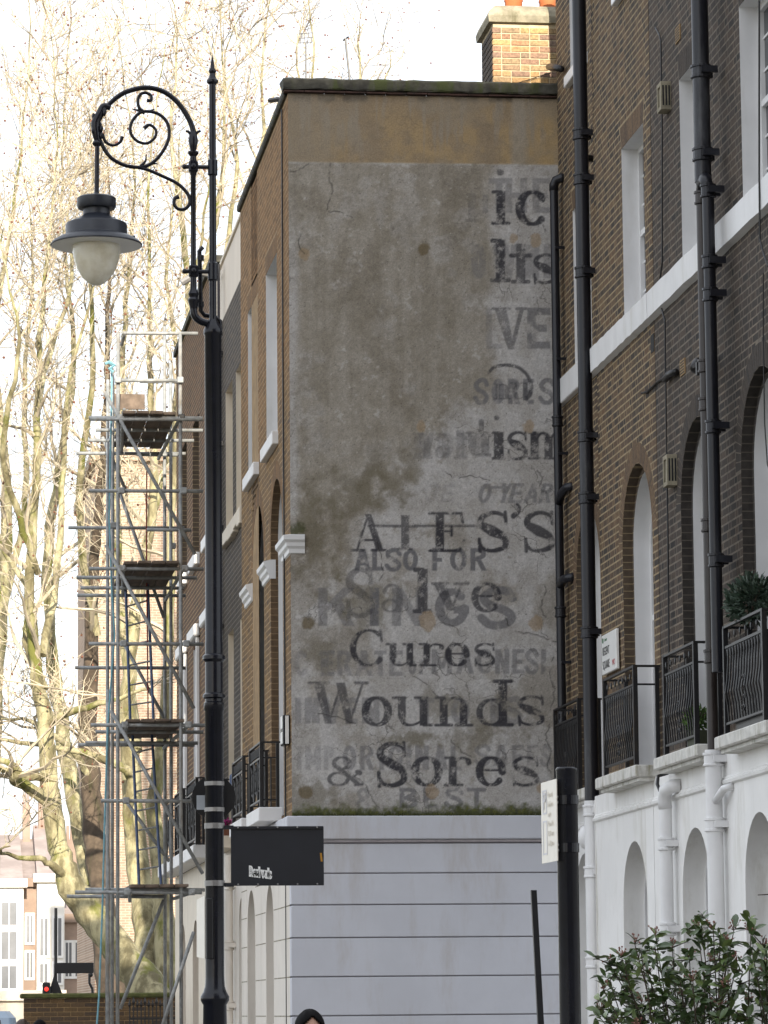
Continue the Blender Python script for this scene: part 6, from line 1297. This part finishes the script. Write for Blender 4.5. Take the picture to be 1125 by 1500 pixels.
q = aty(33, 1493.5, 44); person('brown-haired person in a brown coat passing the pale blue van', float(q[0]), 44.0, float(q[2]), R(160), M['hair2'], M['coat2'], False)
q = aty(58, 1494.5, 43); person('black-haired person walking beside a brown-haired companion', float(q[0]), 43.0, float(q[2]), R(185), M['hair'], M['coat'], False)
# ------------------------------------------------------------------ shrub in the front garden
sh = thing('evergreen_shrub', 'glossy evergreen shrub with reddish flower buds before the white stucco', 'shrub')
m, t, b = nodes('glossy_leaf'); g = N(t, 'ShaderNodeNewGeometry'); oi = N(t, 'ShaderNodeObjectInfo'); ad = N(t, 'ShaderNodeMath', operation='ADD'); t.links.new(g.outputs['Random Per Island'], ad.inputs[0]); t.links.new(oi.outputs['Random'], ad.inputs[1]); fr = N(t, 'ShaderNodeMath', operation='FRACT'); t.links.new(ad.outputs[0], fr.inputs[0])
cr = N(t, 'ShaderNodeValToRGB'); e = cr.color_ramp.elements; e[0].color = (.04, .068, .026, 1); e[1].color = (.15, .20, .06, 1); e.new(.6).color = (.07, .11, .036, 1); t.links.new(fr.outputs[0], cr.inputs[0]); t.links.new(cr.outputs[0], b.inputs['Base Color']); b.inputs['Roughness'].default_value = .28; M['leaf'] = m
M['bud'] = plain('pinkish_bud', (.26, .12, .09), .7, .3, 20); M['stem'] = plain('brown_stem', (.06, .042, .028), .85, .3, 12)
def leaf_geo(mb, p, u, n_, L, W):
    s = u.cross(n_).normalized(); n_ = s.cross(u).normalized(); P = []
    for f, w_, dz in ((0, .0, 0), (.25, .36, .02), (.55, .5, .03), (.82, .30, 0), (1, 0, -.06)):
        c = p+u*L*f+n_*dz*L
        P += [c-s*W*w_+n_*.10*W*(w_*2), c, c+s*W*w_+n_*.10*W*(w_*2)]
    mb.add(P, [f for i in range(4) for f in ((i*3, i*3+1, i*3+4, i*3+3), (i*3+1, i*3+2, i*3+5, i*3+4))])
sg = random.Random(5); SY = 21.5; st_mb = MB(); bud = MB(); leaves = []
def bp(x, y, dy=0): return Vector([float(v) for v in aty(x, y, SY+dy)])
base = bp(1030, 1520); base.z = .05; base2 = bp(1130, 1520); base2.z = .05
tips_ = [(893, 1404), (910, 1392), (884, 1442), (930, 1375), (960, 1362), (985, 1380), (1022, 1352), (1045, 1354), (1065, 1375), (1100, 1358), (1118, 1378), (880, 1470), (900, 1490), (950, 1420), (990, 1420), (1040, 1400), (1080, 1400), (1120, 1420), (1000, 1450), (1060, 1440), (940, 1460), (1100, 1460), (970, 1490), (1030, 1480), (1080, 1490), (920, 1430), (1010, 1395), (1140, 1370), (1170, 1390), (1150, 1430), (1200, 1440), (1145, 1480), (915, 1410), (1075, 1355), (1130, 1400), (935, 1498), (1055, 1465), (1015, 1430)]
for rep in range(2):
    for (x, y) in tips_:
        T = bp(x+sg.uniform(-10, 10)*(rep > 0), y+8+sg.uniform(0, 30)*(rep > 0)+rep*6, sg.uniform(-.55, .55)); B_ = (base if x < 1090 else base2) + Vector((sg.uniform(-.12, .12), sg.uniform(-.15, .15), 0))
        mid = B_.lerp(T, .55)+Vector((sg.uniform(-.08, .08), sg.uniform(-.1, .1), .12)); P = crom([tuple(B_), tuple(B_.lerp(mid, .5)), tuple(mid), tuple(T)], 6); st_mb.tube([tuple(q) for q in P], [.009-.0065*i/len(P) for i in range(len(P))], 5)
        tipd = (Vector(P[-1])-Vector(P[-3])).normalized()
        for i in range(len(P)//2-1, len(P)):
            for q in range(2 if i < len(P)-2 else 5):
                pp_ = Vector(P[i])+Vector((sg.gauss(0, .012), sg.gauss(0, .012), sg.gauss(0, .012))); d = Vector((sg.gauss(0, .8), sg.gauss(0, .8), sg.gauss(-.05, .5)))+tipd*.5; d.normalize(); leaves.append((pp_, d, (Vector((0, 0, 1))+Vector((sg.gauss(0, .5), sg.gauss(0, .5), 0))).normalized(), sg.uniform(.045, .11)))
            if sg.random() < .35:     # side twig
                e2 = Vector(P[i])+Vector((sg.uniform(-.14, .14), sg.uniform(-.14, .14), sg.uniform(-.02, .12))); st_mb.tube([tuple(P[i]), tuple(e2)], [.004, .002], 4)
                for q in range(6): d = Vector((sg.gauss(0, 1), sg.gauss(0, 1), sg.gauss(.1, .6))).normalized(); leaves.append((Vector(P[i]).lerp(e2, sg.uniform(.4, 1)), d, (Vector((0, 0, 1))+Vector((sg.gauss(0, .5), sg.gauss(0, .5), 0))).normalized(), sg.uniform(.055, .095)))
        if rep == 0:
            for q in range(9): e2 = T+Vector((sg.gauss(0, .018), sg.gauss(0, .018), sg.uniform(.01, .06))); bud.tube([tuple(T), tuple(e2)], .0018, 3); bud.ball(e2, .006, 5, 4)
st_mb.build('stems', M['stem'], sh); bud.build('flower_buds', M['bud'], sh, kind='stuff')
leaves.sort(key=lambda l: l[0].y); lm = {}
near = leaves[:300]; mb = MB()
for p, u, n_, L in leaves[300:]: leaf_geo(mb, p, u, n_, L, L*.46)
mb.build('foliage', M['leaf'], sh, kind='stuff')
one = MB(); leaf_geo(one, Vector((0, 0, 0)), Vector((1, 0, 0)), Vector((0, 0, 1)), 1.0, .42); ome = one.mesh('leaf', M['leaf'], True)
for p, u, n_, L in near:
    o = bpy.data.objects.new('leaf', ome); C.objects.link(o); o.parent = sh; s = u.cross(n_).normalized(); n2_ = s.cross(u).normalized()
    o.matrix_world = Matrix(((u.x*L, -s.x*L, n2_.x*L, p.x), (u.y*L, -s.y*L, n2_.y*L, p.y), (u.z*L, -s.z*L, n2_.z*L, p.z), (0, 0, 0, 1)))
tg = MB(); tg.tube([tuple(bp(1150, 1318, .3)), tuple(bp(1128, 1310, .3)), tuple(bp(1110, 1311, .3))], [.006, .004, .003], 5); tg.tube([(float(bp(1150, 1318, .3).x), SY+.3, .05), tuple(bp(1160, 1400, .3)), tuple(bp(1150, 1318, .3))], [.012, .008, .006], 5)
tg.build('bare_shoot', M['stem'], sh)
# ------------------------------------------------------------------ unseen brick block added behind the camera, its height set to shade the street
fl_ = thing('shade_caster_block', 'unseen tall brick block added behind the camera to cast shade on the street', 'building')
FYc, FH = -9.0, 12.42+(GY+9.0)*math.tan(SUN_EL)
MB().box(-7, 26, -24, FYc, 0, FH).build('wall', M['brickA'], fl_)
for r_ in range(8):
    for k in range(9):
        f = MB().box(-5.5+k*3.5, -4.1+k*3.5, FYc+.002, FYc+.06, 1.2+r_*3.6, 3.2+r_*3.6).build('window', M['white'], fl_); MB().box(-5.42+k*3.5, -4.18+k*3.5, FYc+.061, FYc+.066, 1.3+r_*3.6, 3.1+r_*3.6).build('pane', M['glass'], f)
